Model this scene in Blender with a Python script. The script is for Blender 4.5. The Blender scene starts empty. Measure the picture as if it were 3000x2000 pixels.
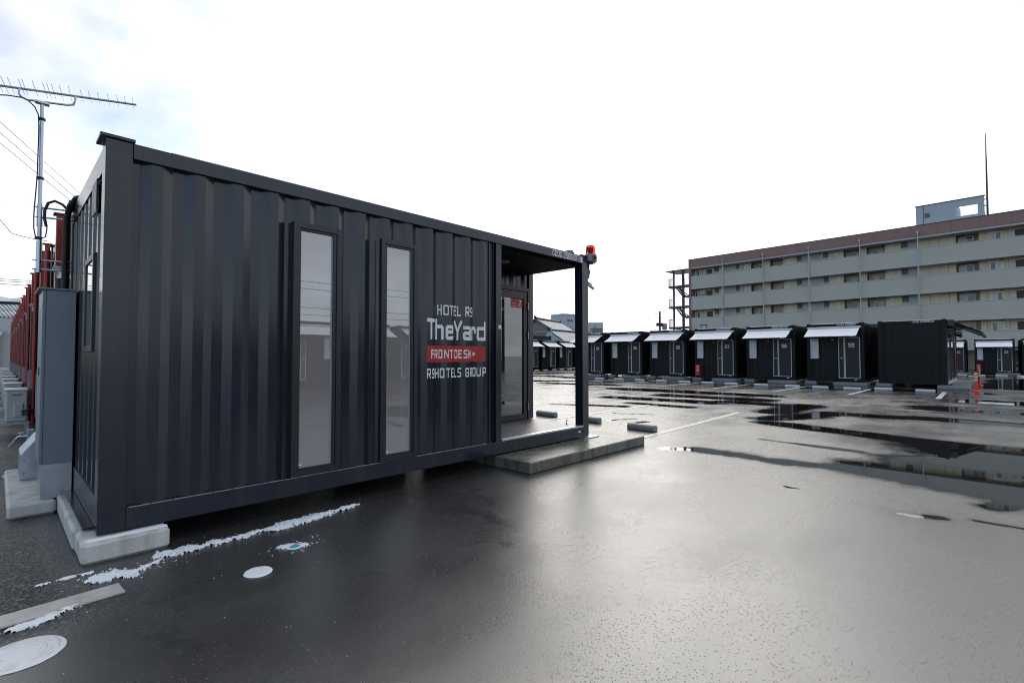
import bpy, bmesh, math, random
import numpy as np
from mathutils import Vector, Matrix, noise
random.seed(7)
PI = math.pi
S = bpy.context.scene
COL = S.collection

# ------------------------------------------------------------------ camera
CAM = Vector((-.512, -4.5739, 1.4343))
yaw, pitch, roll = .8083, .0296, -.0005
cd = bpy.data.cameras.new('camera')
cam = bpy.data.objects.new('camera', cd)
COL.objects.link(cam)
cd.sensor_width = 36.0
cd.lens = 1439.06 / 3000 * 36.0
cd.clip_start = .05
cd.clip_end = 6000
f = Vector((math.sin(yaw) * math.cos(pitch), math.cos(yaw) * math.cos(pitch), math.sin(pitch)))
r = Vector((math.cos(yaw), -math.sin(yaw), 0))
u = r.cross(f)
r2 = r * math.cos(roll) + u * math.sin(roll)
u2 = -r * math.sin(roll) + u * math.cos(roll)
cam.matrix_world = Matrix(((r2.x, u2.x, -f.x, CAM.x), (r2.y, u2.y, -f.y, CAM.y), (r2.z, u2.z, -f.z, CAM.z), (0, 0, 0, 1)))
S.camera = cam

# ------------------------------------------------------------------ sky, sun, exposure
SUN_AZ, SUN_EL = math.radians(50.5), math.radians(23.5)      # azimuth from +y towards +x
sd = Vector((math.sin(SUN_AZ) * math.cos(SUN_EL), math.cos(SUN_AZ) * math.cos(SUN_EL), math.sin(SUN_EL)))
W = bpy.data.worlds.new('World')
S.world = W
W.use_nodes = True
nt = W.node_tree
nt.nodes.clear()
N = nt.nodes.new
L = nt.links.new


def mth(nt_, op, a, b=None, clamp=False):
    n = nt_.nodes.new('ShaderNodeMath')
    n.operation = op
    n.use_clamp = clamp
    for i, v in enumerate((a, b)):
        if v is None:
            continue
        if isinstance(v, (int, float)):
            n.inputs[i].default_value = v
        else:
            nt_.links.new(v, n.inputs[i])
    return n.outputs[0]


def ramp(nt_, fac, stops, interp='LINEAR'):
    n = nt_.nodes.new('ShaderNodeValToRGB')
    n.color_ramp.interpolation = interp
    e = n.color_ramp.elements
    while len(e) < len(stops):
        e.new(.5)
    for i, (p, c) in enumerate(stops):
        e[i].position = p
        e[i].color = (c, c, c, 1) if isinstance(c, (int, float)) else (*c, 1)
    nt_.links.new(fac, n.inputs[0])
    return n.outputs[0]


def mixc(nt_, fac, a, b, mode='MIX'):
    n = nt_.nodes.new('ShaderNodeMix')
    n.data_type = 'RGBA'
    n.blend_type = mode
    for sock, v in ((n.inputs[0], fac), (n.inputs[6], a), (n.inputs[7], b)):
        if isinstance(v, (int, float)):
            sock.default_value = v if sock.type == 'VALUE' else (v, v, v, 1)
        elif isinstance(v, tuple):
            sock.default_value = (*v, 1)
        else:
            nt_.links.new(v, sock)
    return n.outputs[2]


SKY_OFF = (10.3457, 11.2921, 0.)
COV0, COV1, SKY_BIAS = .385, .54, .20
tc = N('ShaderNodeTexCoord')
sky = N('ShaderNodeTexSky')
sky.sky_type = 'NISHITA'
sky.sun_disc = False
sky.sun_elevation = SUN_EL
sky.sun_rotation = SUN_AZ
sky.air_density = 1.0
sky.dust_density = .6
bg1 = N('ShaderNodeBackground')
bg1.inputs[1].default_value = .085
L(sky.outputs[0], bg1.inputs[0])
# clouds: direction projected on a flat layer, broken by two noises
sep = N('ShaderNodeSeparateXYZ')
L(tc.outputs['Generated'], sep.inputs[0])
zc = mth(nt, 'MAXIMUM', sep.outputs[2], .0)
den = mth(nt, 'ADD', zc, .22)
cmb = N('ShaderNodeCombineXYZ')
L(mth(nt, 'DIVIDE', sep.outputs[0], den), cmb.inputs[0])
L(mth(nt, 'DIVIDE', sep.outputs[1], den), cmb.inputs[1])
n1 = N('ShaderNodeTexNoise')
n1.inputs['Scale'].default_value = 1.15
n1.inputs['Detail'].default_value = 7
n1.inputs['Roughness'].default_value = .55
n1.inputs['Distortion'].default_value = .35
mp = N('ShaderNodeMapping')
mp.inputs['Location'].default_value = SKY_OFF
L(cmb.outputs[0], mp.inputs[0])
L(mp.outputs[0], n1.inputs['Vector'])
dsun = N('ShaderNodeVectorMath')
dsun.operation = 'DOT_PRODUCT'
L(tc.outputs['Generated'], dsun.inputs[0])
dsun.inputs[1].default_value = sd
dd = mth(nt, 'MAXIMUM', dsun.outputs['Value'], 0)
# coverage grows towards the right hand (sun) side and the horizon, with open blue towards the left
horiz = mth(nt, 'POWER', mth(nt, 'SUBTRACT', 1.0, zc), 5)
cov = mth(nt, 'ADD', n1.outputs[0], mth(nt, 'MULTIPLY', sep.outputs[0], SKY_BIAS))
cov = mth(nt, 'ADD', cov, mth(nt, 'MULTIPLY', horiz, .12))
covf = ramp(nt, cov, [(COV0, .18), (COV1, 1.0)])
glow = mth(nt, 'ADD', mth(nt, 'MULTIPLY', mth(nt, 'POWER', dd, 10), .05), mth(nt, 'MULTIPLY', mth(nt, "POWER", dd, 1.5), .21))
n2 = N('ShaderNodeTexNoise')
n2.inputs['Scale'].default_value = 2.1
n2.inputs['Detail'].default_value = 5
L(mp.outputs[0], n2.inputs['Vector'])
thick = mth(nt, 'MULTIPLY', mth(nt, 'SUBTRACT', n2.outputs[0], .5), .30)
lum = mth(nt, "ADD", mth(nt, "ADD", .43, glow), thick)
bg2 = N('ShaderNodeBackground')
ccol = mixc(nt, mth(nt, 'MULTIPLY', dd, 1.0, True), (.82, .90, 1.0), (1.0, .985, .96))
L(ccol, bg2.inputs[0])
L(lum, bg2.inputs[1])
mx = N('ShaderNodeMixShader')
L(covf, mx.inputs[0])
L(bg1.outputs[0], mx.inputs[1])
L(bg2.outputs[0], mx.inputs[2])
wo = N('ShaderNodeOutputWorld')
L(mx.outputs[0], wo.inputs[0])

sl = bpy.data.lights.new('sun', 'SUN')
sl.energy = .5
sl.angle = math.radians(55)
sl.color = (1.0, .95, .87)
so = bpy.data.objects.new('sun', sl)
so.rotation_euler = sd.to_track_quat('Z', 'Y').to_euler()
so.location = (20, 20, 40)
COL.objects.link(so)
S.view_settings.view_transform = 'Standard'
S.view_settings.look = 'None'
S.view_settings.exposure = 1.15
S.view_settings.gamma = 1
S.cycles.filter_width = 1.05
S.cycles.max_bounces = 8
S.cycles.glossy_bounces = 4
S.cycles.caustics_reflective = False
S.cycles.caustics_refractive = False


# ------------------------------------------------------------------ materials
def pbr(name, col, rough=.5, metal=0., var=.12, vs=3., bump=0., bs=60., spec=.5, coat=0., rvar=.0, stain=None, ior=1.5):
    m = bpy.data.materials.new(name)
    m.use_nodes = True
    t = m.node_tree
    b = t.nodes['Principled BSDF']
    b.inputs['Metallic'].default_value = metal
    b.inputs['Specular IOR Level'].default_value = spec
    b.inputs['IOR'].default_value = ior
    b.inputs['Coat Weight'].default_value = coat
    b.inputs['Coat Roughness'].default_value = .12
    g = t.nodes.new('ShaderNodeNewGeometry')
    nz = t.nodes.new('ShaderNodeTexNoise')
    nz.inputs['Scale'].default_value = vs
    nz.inputs['Detail'].default_value = 6
    t.links.new(g.outputs['Position'], nz.inputs['Vector'])
    lo = tuple(max(0, c * (1 - var)) for c in col)
    hi = tuple(min(1, c * (1 + var)) for c in col)
    c = mixc(t, nz.outputs[0], lo, hi)
    if stain:
        sc, amt = stain
        mpp = t.nodes.new('ShaderNodeMapping')
        mpp.inputs['Scale'].default_value = (9, 9, 1.2)
        t.links.new(g.outputs['Position'], mpp.inputs[0])
        n3 = t.nodes.new('ShaderNodeTexNoise')
        n3.inputs['Scale'].default_value = 1.0
        n3.inputs['Detail'].default_value = 8
        t.links.new(mpp.outputs[0], n3.inputs['Vector'])
        fac = mth(t, 'MULTIPLY', ramp(t, n3.outputs[0], [(.45, 0.), (.68, 1.)]), amt)
        c = mixc(t, fac, c, sc)
    t.links.new(c, b.inputs['Base Color'])
    if rvar:
        rr = mth(t, 'ADD', mth(t, 'MULTIPLY', mth(t, 'SUBTRACT', nz.outputs[0], .5), rvar), rough, True)
        t.links.new(rr, b.inputs['Roughness'])
    else:
        b.inputs['Roughness'].default_value = rough
    if bump:
        nb = t.nodes.new('ShaderNodeTexNoise')
        nb.inputs['Scale'].default_value = bs
        nb.inputs['Detail'].default_value = 4
        t.links.new(g.outputs['Position'], nb.inputs['Vector'])
        bp = t.nodes.new('ShaderNodeBump')
        bp.inputs['Strength'].default_value = bump
        bp.inputs['Distance'].default_value = .01
        t.links.new(nb.outputs[0], bp.inputs['Height'])
        t.links.new(bp.outputs[0], b.inputs['Normal'])
    return m


M = {}
M['paint'] = pbr('charcoal_paint', (.0155, .0190, .0335), .18, var=.12, vs=2.2, bump=.12, bs=3.2, rvar=.12, spec=.56, stain=((.04, .04, .042), .35))
M['roompaint'] = pbr('black_paint', (.007, .007, .009), .45, var=.2, vs=1.5, bump=.05, bs=8, spec=.25)
M['leaf'] = pbr('door_paint', (.014, .015, .022), .45, var=.1)
M['black'] = pbr('black_rubber', (.012, .012, .013), .5, var=.2, spec=.4)
M['matblack'] = pbr('matt_black_panel', (.006, .006, .0065), .8, var=.2, spec=.15)
M['frame'] = pbr('dark_frame', (.022, .023, .027), .36, var=.1)
M['alu'] = pbr('aluminium', (.62, .63, .65), .36, metal=1., var=.08)
M['silver'] = pbr('silver_trim', (.62, .62, .61), .45, var=.05)
M['galv'] = pbr('galvanised', (.46, .52, .6), .34, metal=1., var=.22, vs=14, rvar=.25)
M['cabinet'] = pbr('grey_cabinet_paint', (.24, .28, .33), .38, var=.05)
M['concrete'] = pbr('concrete', (.60, .60, .58), .8, var=.18, vs=9, bump=.35, bs=45, stain=((.26, .25, .21), .55))
M['wetconc'] = pbr('wet_concrete', (.15, .15, .12), .3, var=.3, vs=6, bump=.3, bs=40, stain=((.03, .032, .028), .75), rvar=.35)
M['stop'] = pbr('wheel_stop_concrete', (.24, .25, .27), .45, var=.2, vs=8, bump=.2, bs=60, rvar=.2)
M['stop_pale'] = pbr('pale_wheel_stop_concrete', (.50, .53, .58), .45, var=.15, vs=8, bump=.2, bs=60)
M['white'] = pbr('white_vinyl', (.86, .87, .88), .45, var=.03)
M['red'] = pbr('red_vinyl', (.46, .02, .022), .4, var=.04)
M['redpaint'] = pbr('red_paint', (.33, .026, .02), .36, var=.18, vs=5)
M['delin'] = pbr('delineator_red', (.75, .045, .02), .4, var=.08)
M['reflw'] = pbr('reflective_white', (.8, .8, .82), .35, var=.05)
M['fabric'] = pbr('awning_fabric', (.80, .80, .84), .6, var=.14, vs=6, bump=.2, bs=20)
M['snow'] = pbr('snow', (.86, .88, .92), .65, var=.05, vs=30, bump=.6, bs=70)
M['blind'] = pbr('window_blind', (.78, .74, .75), .8, var=.05)
M['panelw'] = pbr('frosted_panel', (.62, .68, .76), .22, var=.08, vs=5)
M['tan'] = pbr('tan_siding', (.82, .70, .545), .75, var=.10, vs=1.2)
M['aptgrey'] = pbr('grey_render', (.51, .495, .45), .75, var=.06, vs=.8)
M['aptpale'] = pbr('pale_render', (.50, .52, .54), .7, var=.06)
M['brown'] = pbr('brown_cladding', (.30, .185, .17), .7, var=.12, vs=1.5)
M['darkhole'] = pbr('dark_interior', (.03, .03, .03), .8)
M['brdoor'] = pbr('brown_door', (.055, .045, .04), .5)
M['pane'] = pbr('window_glass_dark', (.05, .06, .075), .06, var=.2, vs=1, spec=.8)
M['panelight'] = pbr('window_glass_curtain', (.5, .55, .6), .12, var=.12, vs=2)
M['white_frame'] = pbr('white_aluminium', (.84, .84, .84), .4)
M['steel'] = pbr('dark_steel', (.055, .058, .07), .5, var=.15)
M['pipe'] = pbr('pale_pipe', (.46, .50, .55), .4)
M['whitebldg'] = pbr('white_building', (.44, .49, .57), .8, var=.06, vs=.2)
M['brownbldg'] = pbr('brown_building', (.24, .20, .19), .8, var=.1)
M['navy'] = pbr('navy_cladding', (.008, .012, .024), .5, var=.1)
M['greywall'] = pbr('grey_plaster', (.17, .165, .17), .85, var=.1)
M['acw'] = pbr('ac_casing', (.50, .53, .55), .4, var=.05)
M['bluegrey'] = pbr('blue_grey_plastic', (.30, .37, .47), .4, var=.05)
M['beacon_grey'] = pbr('beacon_grey', (.20, .22, .25), .35, var=.05)
M['wood'] = pbr('dark_wood_pole', (.06, .04, .03), .8, var=.2, vs=6)
M['car'] = pbr('black_car_paint', (.008, .008, .01), .12, var=.05, coat=1.)
M['tyre'] = pbr('tyre', (.02, .02, .02), .8)
M['yellowed'] = pbr('aged_plank', (.46, .44, .40), .5, var=.25, vs=10, bump=.3, bs=40, stain=((.6, .6, .6), .5))
M['deck'] = pbr('chequer_deck', (.20, .20, .21), .38, metal=.8, var=.25, vs=5, bump=.4, bs=130, rvar=.35)


def glass_mat(name, tint, ior, rough=.0):
    """thin window pane: mirrors by Fresnel, lets the rest straight through"""
    m = bpy.data.materials.new(name)
    m.use_nodes = True
    t = m.node_tree
    t.nodes.clear()
    o = t.nodes.new('ShaderNodeOutputMaterial')
    fr = t.nodes.new('ShaderNodeFresnel')
    fr.inputs[0].default_value = ior
    gl = t.nodes.new('ShaderNodeBsdfGlossy')
    gl.inputs['Roughness'].default_value = rough
    tr = t.nodes.new('ShaderNodeBsdfTransparent')
    tr.inputs[0].default_value = (*tint, 1)
    mi = t.nodes.new('ShaderNodeMixShader')
    t.links.new(fr.outputs[0], mi.inputs[0])
    t.links.new(tr.outputs[0], mi.inputs[1])
    t.links.new(gl.outputs[0], mi.inputs[2])
    t.links.new(mi.outputs[0], o.inputs[0])
    return m


M['glass'] = glass_mat('window_glass', (.97, .98, .98), 2.9)
M['filmglass'] = pbr('filmed_window_glass', (.31, .285, .285), .5, var=.03, coat=1.)
_b = M['filmglass'].node_tree.nodes['Principled BSDF']
_b.inputs['Coat IOR'].default_value = 3.0
_b.inputs['Coat Roughness'].default_value = .0
_b.inputs['Specular IOR Level'].default_value = 0
M['doorglass'] = glass_mat('door_glass', (.62, .64, .64), 3.2)


def red_lens():
    m = bpy.data.materials.new('red_lens')
    m.use_nodes = True
    b = m.node_tree.nodes['Principled BSDF']
    b.inputs['Base Color'].default_value = (.85, .05, .04, 1)
    b.inputs['Roughness'].default_value = .12
    b.inputs['Transmission Weight'].default_value = .75
    b.inputs['IOR'].default_value = 1.2
    return m


M['lens'] = red_lens()


def asphalt():
    m = bpy.data.materials.new('wet_asphalt')
    m.use_nodes = True
    t = m.node_tree
    b = t.nodes['Principled BSDF']
    nn = t.nodes.new
    g = nn('ShaderNodeNewGeometry')
    pos = g.outputs['Position']

    def noi(scale, detail=4, rough=.5, vec=pos):
        n = nn('ShaderNodeTexNoise')
        n.inputs['Scale'].default_value = scale
        n.inputs['Detail'].default_value = detail
        n.inputs['Roughness'].default_value = rough
        t.links.new(vec, n.inputs['Vector'])
        return n.outputs[0]
    at = nn('ShaderNodeAttribute')
    at.attribute_name = 'puddle'
    ad = nn('ShaderNodeAttribute')
    ad.attribute_name = 'coarse'
    coarse = ad.outputs['Fac']
    st = nn('ShaderNodeMapping')
    st.inputs['Scale'].default_value = (1.0, .55, 1)
    t.links.new(pos, st.inputs[0])
    wob = mth(t, 'ADD', mth(t, 'MULTIPLY', mth(t, 'SUBTRACT', noi(.55, 5, .6, st.outputs[0]), .5), 1.5),
              mth(t, 'MULTIPLY', mth(t, 'SUBTRACT', noi(7, 4, .6), .5), .35))
    pv = mth(t, 'ADD', at.outputs['Fac'], wob)
    mask = ramp(t, mth(t, 'ADD', mth(t, 'MULTIPLY', pv, .5), .5, True), [(.44, 0.), (.595, 1.)])
    damp = ramp(t, mth(t, 'ADD', mth(t, 'MULTIPLY', pv, .5), .5, True), [(.15, 0.), (.55, 1.)])
    # aggregate
    vor = nn('ShaderNodeTexVoronoi')
    vor.inputs['Scale'].default_value = 70
    t.links.new(pos, vor.inputs['Vector'])
    fine = noi(210, 3)
    v2 = nn('ShaderNodeTexVoronoi')
    v2.inputs['Scale'].default_value = 88
    t.links.new(pos, v2.inputs['Vector'])
    sp2 = nn('ShaderNodeSeparateColor')
    t.links.new(v2.outputs['Color'], sp2.inputs[0])
    dens = ramp(t, noi(.8, 5, .65), [(.42, 0.), (.72, .62)])
    some = mth(t, 'LESS_THAN', sp2.outputs[0], dens)
    v3 = mth(t, 'ADD', v2.outputs['Distance'], mth(t, 'MULTIPLY', mth(t, 'SUBTRACT', fine, .5), .25))
    pits = mth(t, 'MULTIPLY', some, ramp(t, v3, [(.12, 1.), (.34, 0.)]))
    blot = noi(.9, 5, .6)
    base = mixc(t, blot, (.020, .020, .021), (.038, .037, .036))
    base = mixc(t, mth(t, 'MULTIPLY', fine, .5), base, (.06, .058, .056))
    speck = ramp(t, vor.outputs['Color'], [(.55, 0.), (.9, 1.)])
    cbase = mixc(t, mth(t, 'MULTIPLY', speck, .55), (.014, .014, .016), (.26, .255, .25))
    base = mixc(t, coarse, base, cbase)
    base = mixc(t, mth(t, 'MULTIPLY', pits, .8), base, (.006, .006, .006))
    base = mixc(t, mask, base, (.012, .011, .010))
    t.links.new(base, b.inputs['Base Color'])
    tr = nn('ShaderNodeMapping')
    tr.inputs['Scale'].default_value = (.16, 1.5, 1)
    tr.inputs['Rotation'].default_value = (0, 0, .35)
    t.links.new(pos, tr.inputs[0])
    tracks = noi(1.3, 3, .5, tr.outputs[0])
    rw = mth(t, 'ADD', mth(t, 'MULTIPLY', mth(t, 'SUBTRACT', blot, .5), .34), .29)
    rw = mth(t, 'ADD', rw, mth(t, 'MULTIPLY', mth(t, 'SUBTRACT', tracks, .5), .20))
    rw = mth(t, 'ADD', rw, mth(t, 'MULTIPLY', mth(t, 'SUBTRACT', noi(.33, 3, .5), .5), .30))
    rw = mth(t, 'ADD', rw, mth(t, 'MULTIPLY', coarse, .30))
    rw = mth(t, 'ADD', rw, mth(t, 'MULTIPLY', damp, -.07))
    rw = mth(t, 'ADD', rw, mth(t, 'MULTIPLY', pits, .5))
    rr = nn('ShaderNodeMix')
    t.links.new(mask, rr.inputs[0])
    t.links.new(rw, rr.inputs[2])
    rr.inputs[3].default_value = .015
    t.links.new(rr.outputs[0], b.inputs['Roughness'])
    b.inputs['IOR'].default_value = 1.85
    t.links.new(mth(t, 'SUBTRACT', .95, mth(t, 'MULTIPLY', coarse, .72)), b.inputs['Specular IOR Level'])
    h = mth(t, 'ADD', mth(t, 'MULTIPLY', vor.outputs['Distance'], mth(t, 'ADD', mth(t, 'MULTIPLY', coarse, 1.6), .22)), mth(t, 'MULTIPLY', pits, -1.5))
    h = mth(t, 'ADD', h, mth(t, 'MULTIPLY', fine, .9))
    bp = nn('ShaderNodeBump')
    bp.inputs['Distance'].default_value = .0035
    t.links.new(h, bp.inputs['Height'])
    inv = mth(t, 'SUBTRACT', 1.0, mask)
    t.links.new(mth(t, 'MULTIPLY', inv, .38), bp.inputs['Strength'])
    t.links.new(bp.outputs[0], b.inputs['Normal'])
    return m


M['asphalt'] = asphalt()


def line_paint():
    m = pbr('road_paint', (.62, .61, .58), .35, var=.15, vs=6, bump=.25, bs=80, stain=((.2, .2, .2), .25))
    return m


M['line'] = line_paint()


def tile_mat():
    m = bpy.data.materials.new('snowy_roof_tiles')
    m.use_nodes = True
    t = m.node_tree
    b = t.nodes['Principled BSDF']
    g = t.nodes.new('ShaderNodeTexCoord')
    br = t.nodes.new('ShaderNodeTexBrick')
    br.inputs['Scale'].default_value = 1
    br.inputs['Brick Width'].default_value = .34
    br.inputs['Row Height'].default_value = .36
    br.inputs['Mortar Size'].default_value = .065
    br.offset = .5
    br.inputs['Color1'].default_value = (.80, .83, .88, 1)
    br.inputs['Color2'].default_value = (.62, .66, .74, 1)
    br.inputs['Mortar'].default_value = (.05, .055, .07, 1)
    t.links.new(g.outputs['UV'], br.inputs['Vector'])
    t.links.new(br.outputs['Color'], b.inputs['Base Color'])
    b.inputs['Roughness'].default_value = .6
    return m


M['tiles'] = tile_mat()
M['mountain'] = pbr('snowy_mountain', (.46, .50, .58), .9, var=.45, vs=.006)


# ------------------------------------------------------------------ mesh builder
class MB:
    def __init__(s):
        s.v = []
        s.f = []
        s.smooth = False

    def q(s, *pts):
        n = len(s.v)
        s.v += [tuple(p) for p in pts]
        s.f.append(tuple(range(n, n + len(pts))))
        return s

    def box(s, x0, y0, z0, x1, y1, z1):
        n = len(s.v)
        s.v += [(x0, y0, z0), (x1, y0, z0), (x1, y1, z0), (x0, y1, z0), (x0, y0, z1), (x1, y0, z1), (x1, y1, z1), (x0, y1, z1)]
        s.f += [tuple(n + i for i in q_) for q_ in ((3, 2, 1, 0), (4, 5, 6, 7), (0, 1, 5, 4), (1, 2, 6, 5), (2, 3, 7, 6), (3, 0, 4, 7))]
        return s

    def prism(s, poly, a, b, axis='x'):
        """poly of 2-D points swept along axis from a to b"""
        def P(t, p):
            return (t, p[0], p[1]) if axis == 'x' else ((p[0], t, p[1]) if axis == 'y' else (p[0], p[1], t))
        n = len(s.v)
        k = len(poly)
        s.v += [P(a, p) for p in poly] + [P(b, p) for p in poly]
        s.f.append(tuple(n + i for i in range(k)))
        s.f.append(tuple(n + k + i for i in reversed(range(k))))
        for i in range(k):
            j = (i + 1) % k
            s.f.append((n + j, n + i, n + k + i, n + k + j))
        return s

    def tube(s, path, rad, seg=8, caps=True):
        path = [Vector(p) for p in path]
        n0 = len(s.v)
        rads = rad if isinstance(rad, (list, tuple)) else [rad] * len(path)
        prev = None
        for i, p in enumerate(path):
            d = (path[min(i + 1, len(path) - 1)] - path[max(i - 1, 0)]).normalized()
            if prev is None:
                a = d.cross(Vector((0, 0, 1)) if abs(d.z) < .9 else Vector((1, 0, 0))).normalized()
            else:
                a = (prev - d * prev.dot(d)).normalized()
            prev = a
            b = d.cross(a)
            for k in range(seg):
                t = 2 * PI * k / seg
                s.v.append(tuple(p + (a * math.cos(t) + b * math.sin(t)) * rads[i]))
        for i in range(len(path) - 1):
            for k in range(seg):
                k2 = (k + 1) % seg
                s.f.append((n0 + i * seg + k, n0 + i * seg + k2, n0 + (i + 1) * seg + k2, n0 + (i + 1) * seg + k))
        if caps:
            s.f.append(tuple(n0 + k for k in reversed(range(seg))))
            m = n0 + (len(path) - 1) * seg
            s.f.append(tuple(m + k for k in range(seg)))
        return s

    def lathe(s, prof, c=(0, 0), seg=20):
        """prof: (radius, z) pairs"""
        n0 = len(s.v)
        for rr, z in prof:
            for k in range(seg):
                t = 2 * PI * k / seg
                s.v.append((c[0] + rr * math.cos(t), c[1] + rr * math.sin(t), z))
        for i in range(len(prof) - 1):
            for k in range(seg):
                k2 = (k + 1) % seg
                s.f.append((n0 + i * seg + k, n0 + i * seg + k2, n0 + (i + 1) * seg + k2, n0 + (i + 1) * seg + k))
        s.f.append(tuple(n0 + k for k in reversed(range(seg))))
        m = n0 + (len(prof) - 1) * seg
        s.f.append(tuple(m + k for k in range(seg)))
        return s

    def xf(s, mat):
        s.v = [tuple(mat @ Vector(p)) for p in s.v]
        return s

    def build(s, name, mat, parent=None, loc=None, bevel=0., smooth=None):
        me = bpy.data.meshes.new(name)
        me.from_pydata(s.v, [], s.f)
        me.update()
        me.materials.append(M[mat] if isinstance(mat, str) else mat)
        o = bpy.data.objects.new(name, me)
        COL.objects.link(o)
        if smooth is not None:
            me.shade_smooth()
            if smooth < 3:
                try:
                    me.set_sharp_from_angle(angle=smooth)
                except Exception:
                    pass
        if parent is not None:
            o.parent = parent
        if loc:
            o.location = loc
        if bevel:
            md = o.modifiers.new('bevel', 'BEVEL')
            md.width = bevel
            md.segments = 2
            md.limit_method = 'ANGLE'
        return o


def thing(name, label, cat, loc=(0, 0, 0), rz=0., group=None, kind=None):
    o = bpy.data.objects.new(name, None)
    COL.objects.link(o)
    o.location = loc
    o.rotation_euler = (0, 0, rz)
    tag(o, label, cat, group, kind)
    return o


def tag(o, label=None, cat=None, group=None, kind=None):
    if label:
        o['label'] = label
    if cat:
        o['category'] = cat
    if group:
        o['group'] = group
    if kind:
        o['kind'] = kind
    return o


def copy_tree(o, parent=None):
    c = o.copy()
    COL.objects.link(c)
    if parent is not None:
        c.parent = parent
    for ch in list(o.children):
        copy_tree(ch, c)
    return c


# ------------------------------------------------------------------ block lettering
# strokes on a cell: x 0..1 (glyph width), y 0..1 (cap height)
def A_(*p):
    return list(p)


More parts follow.
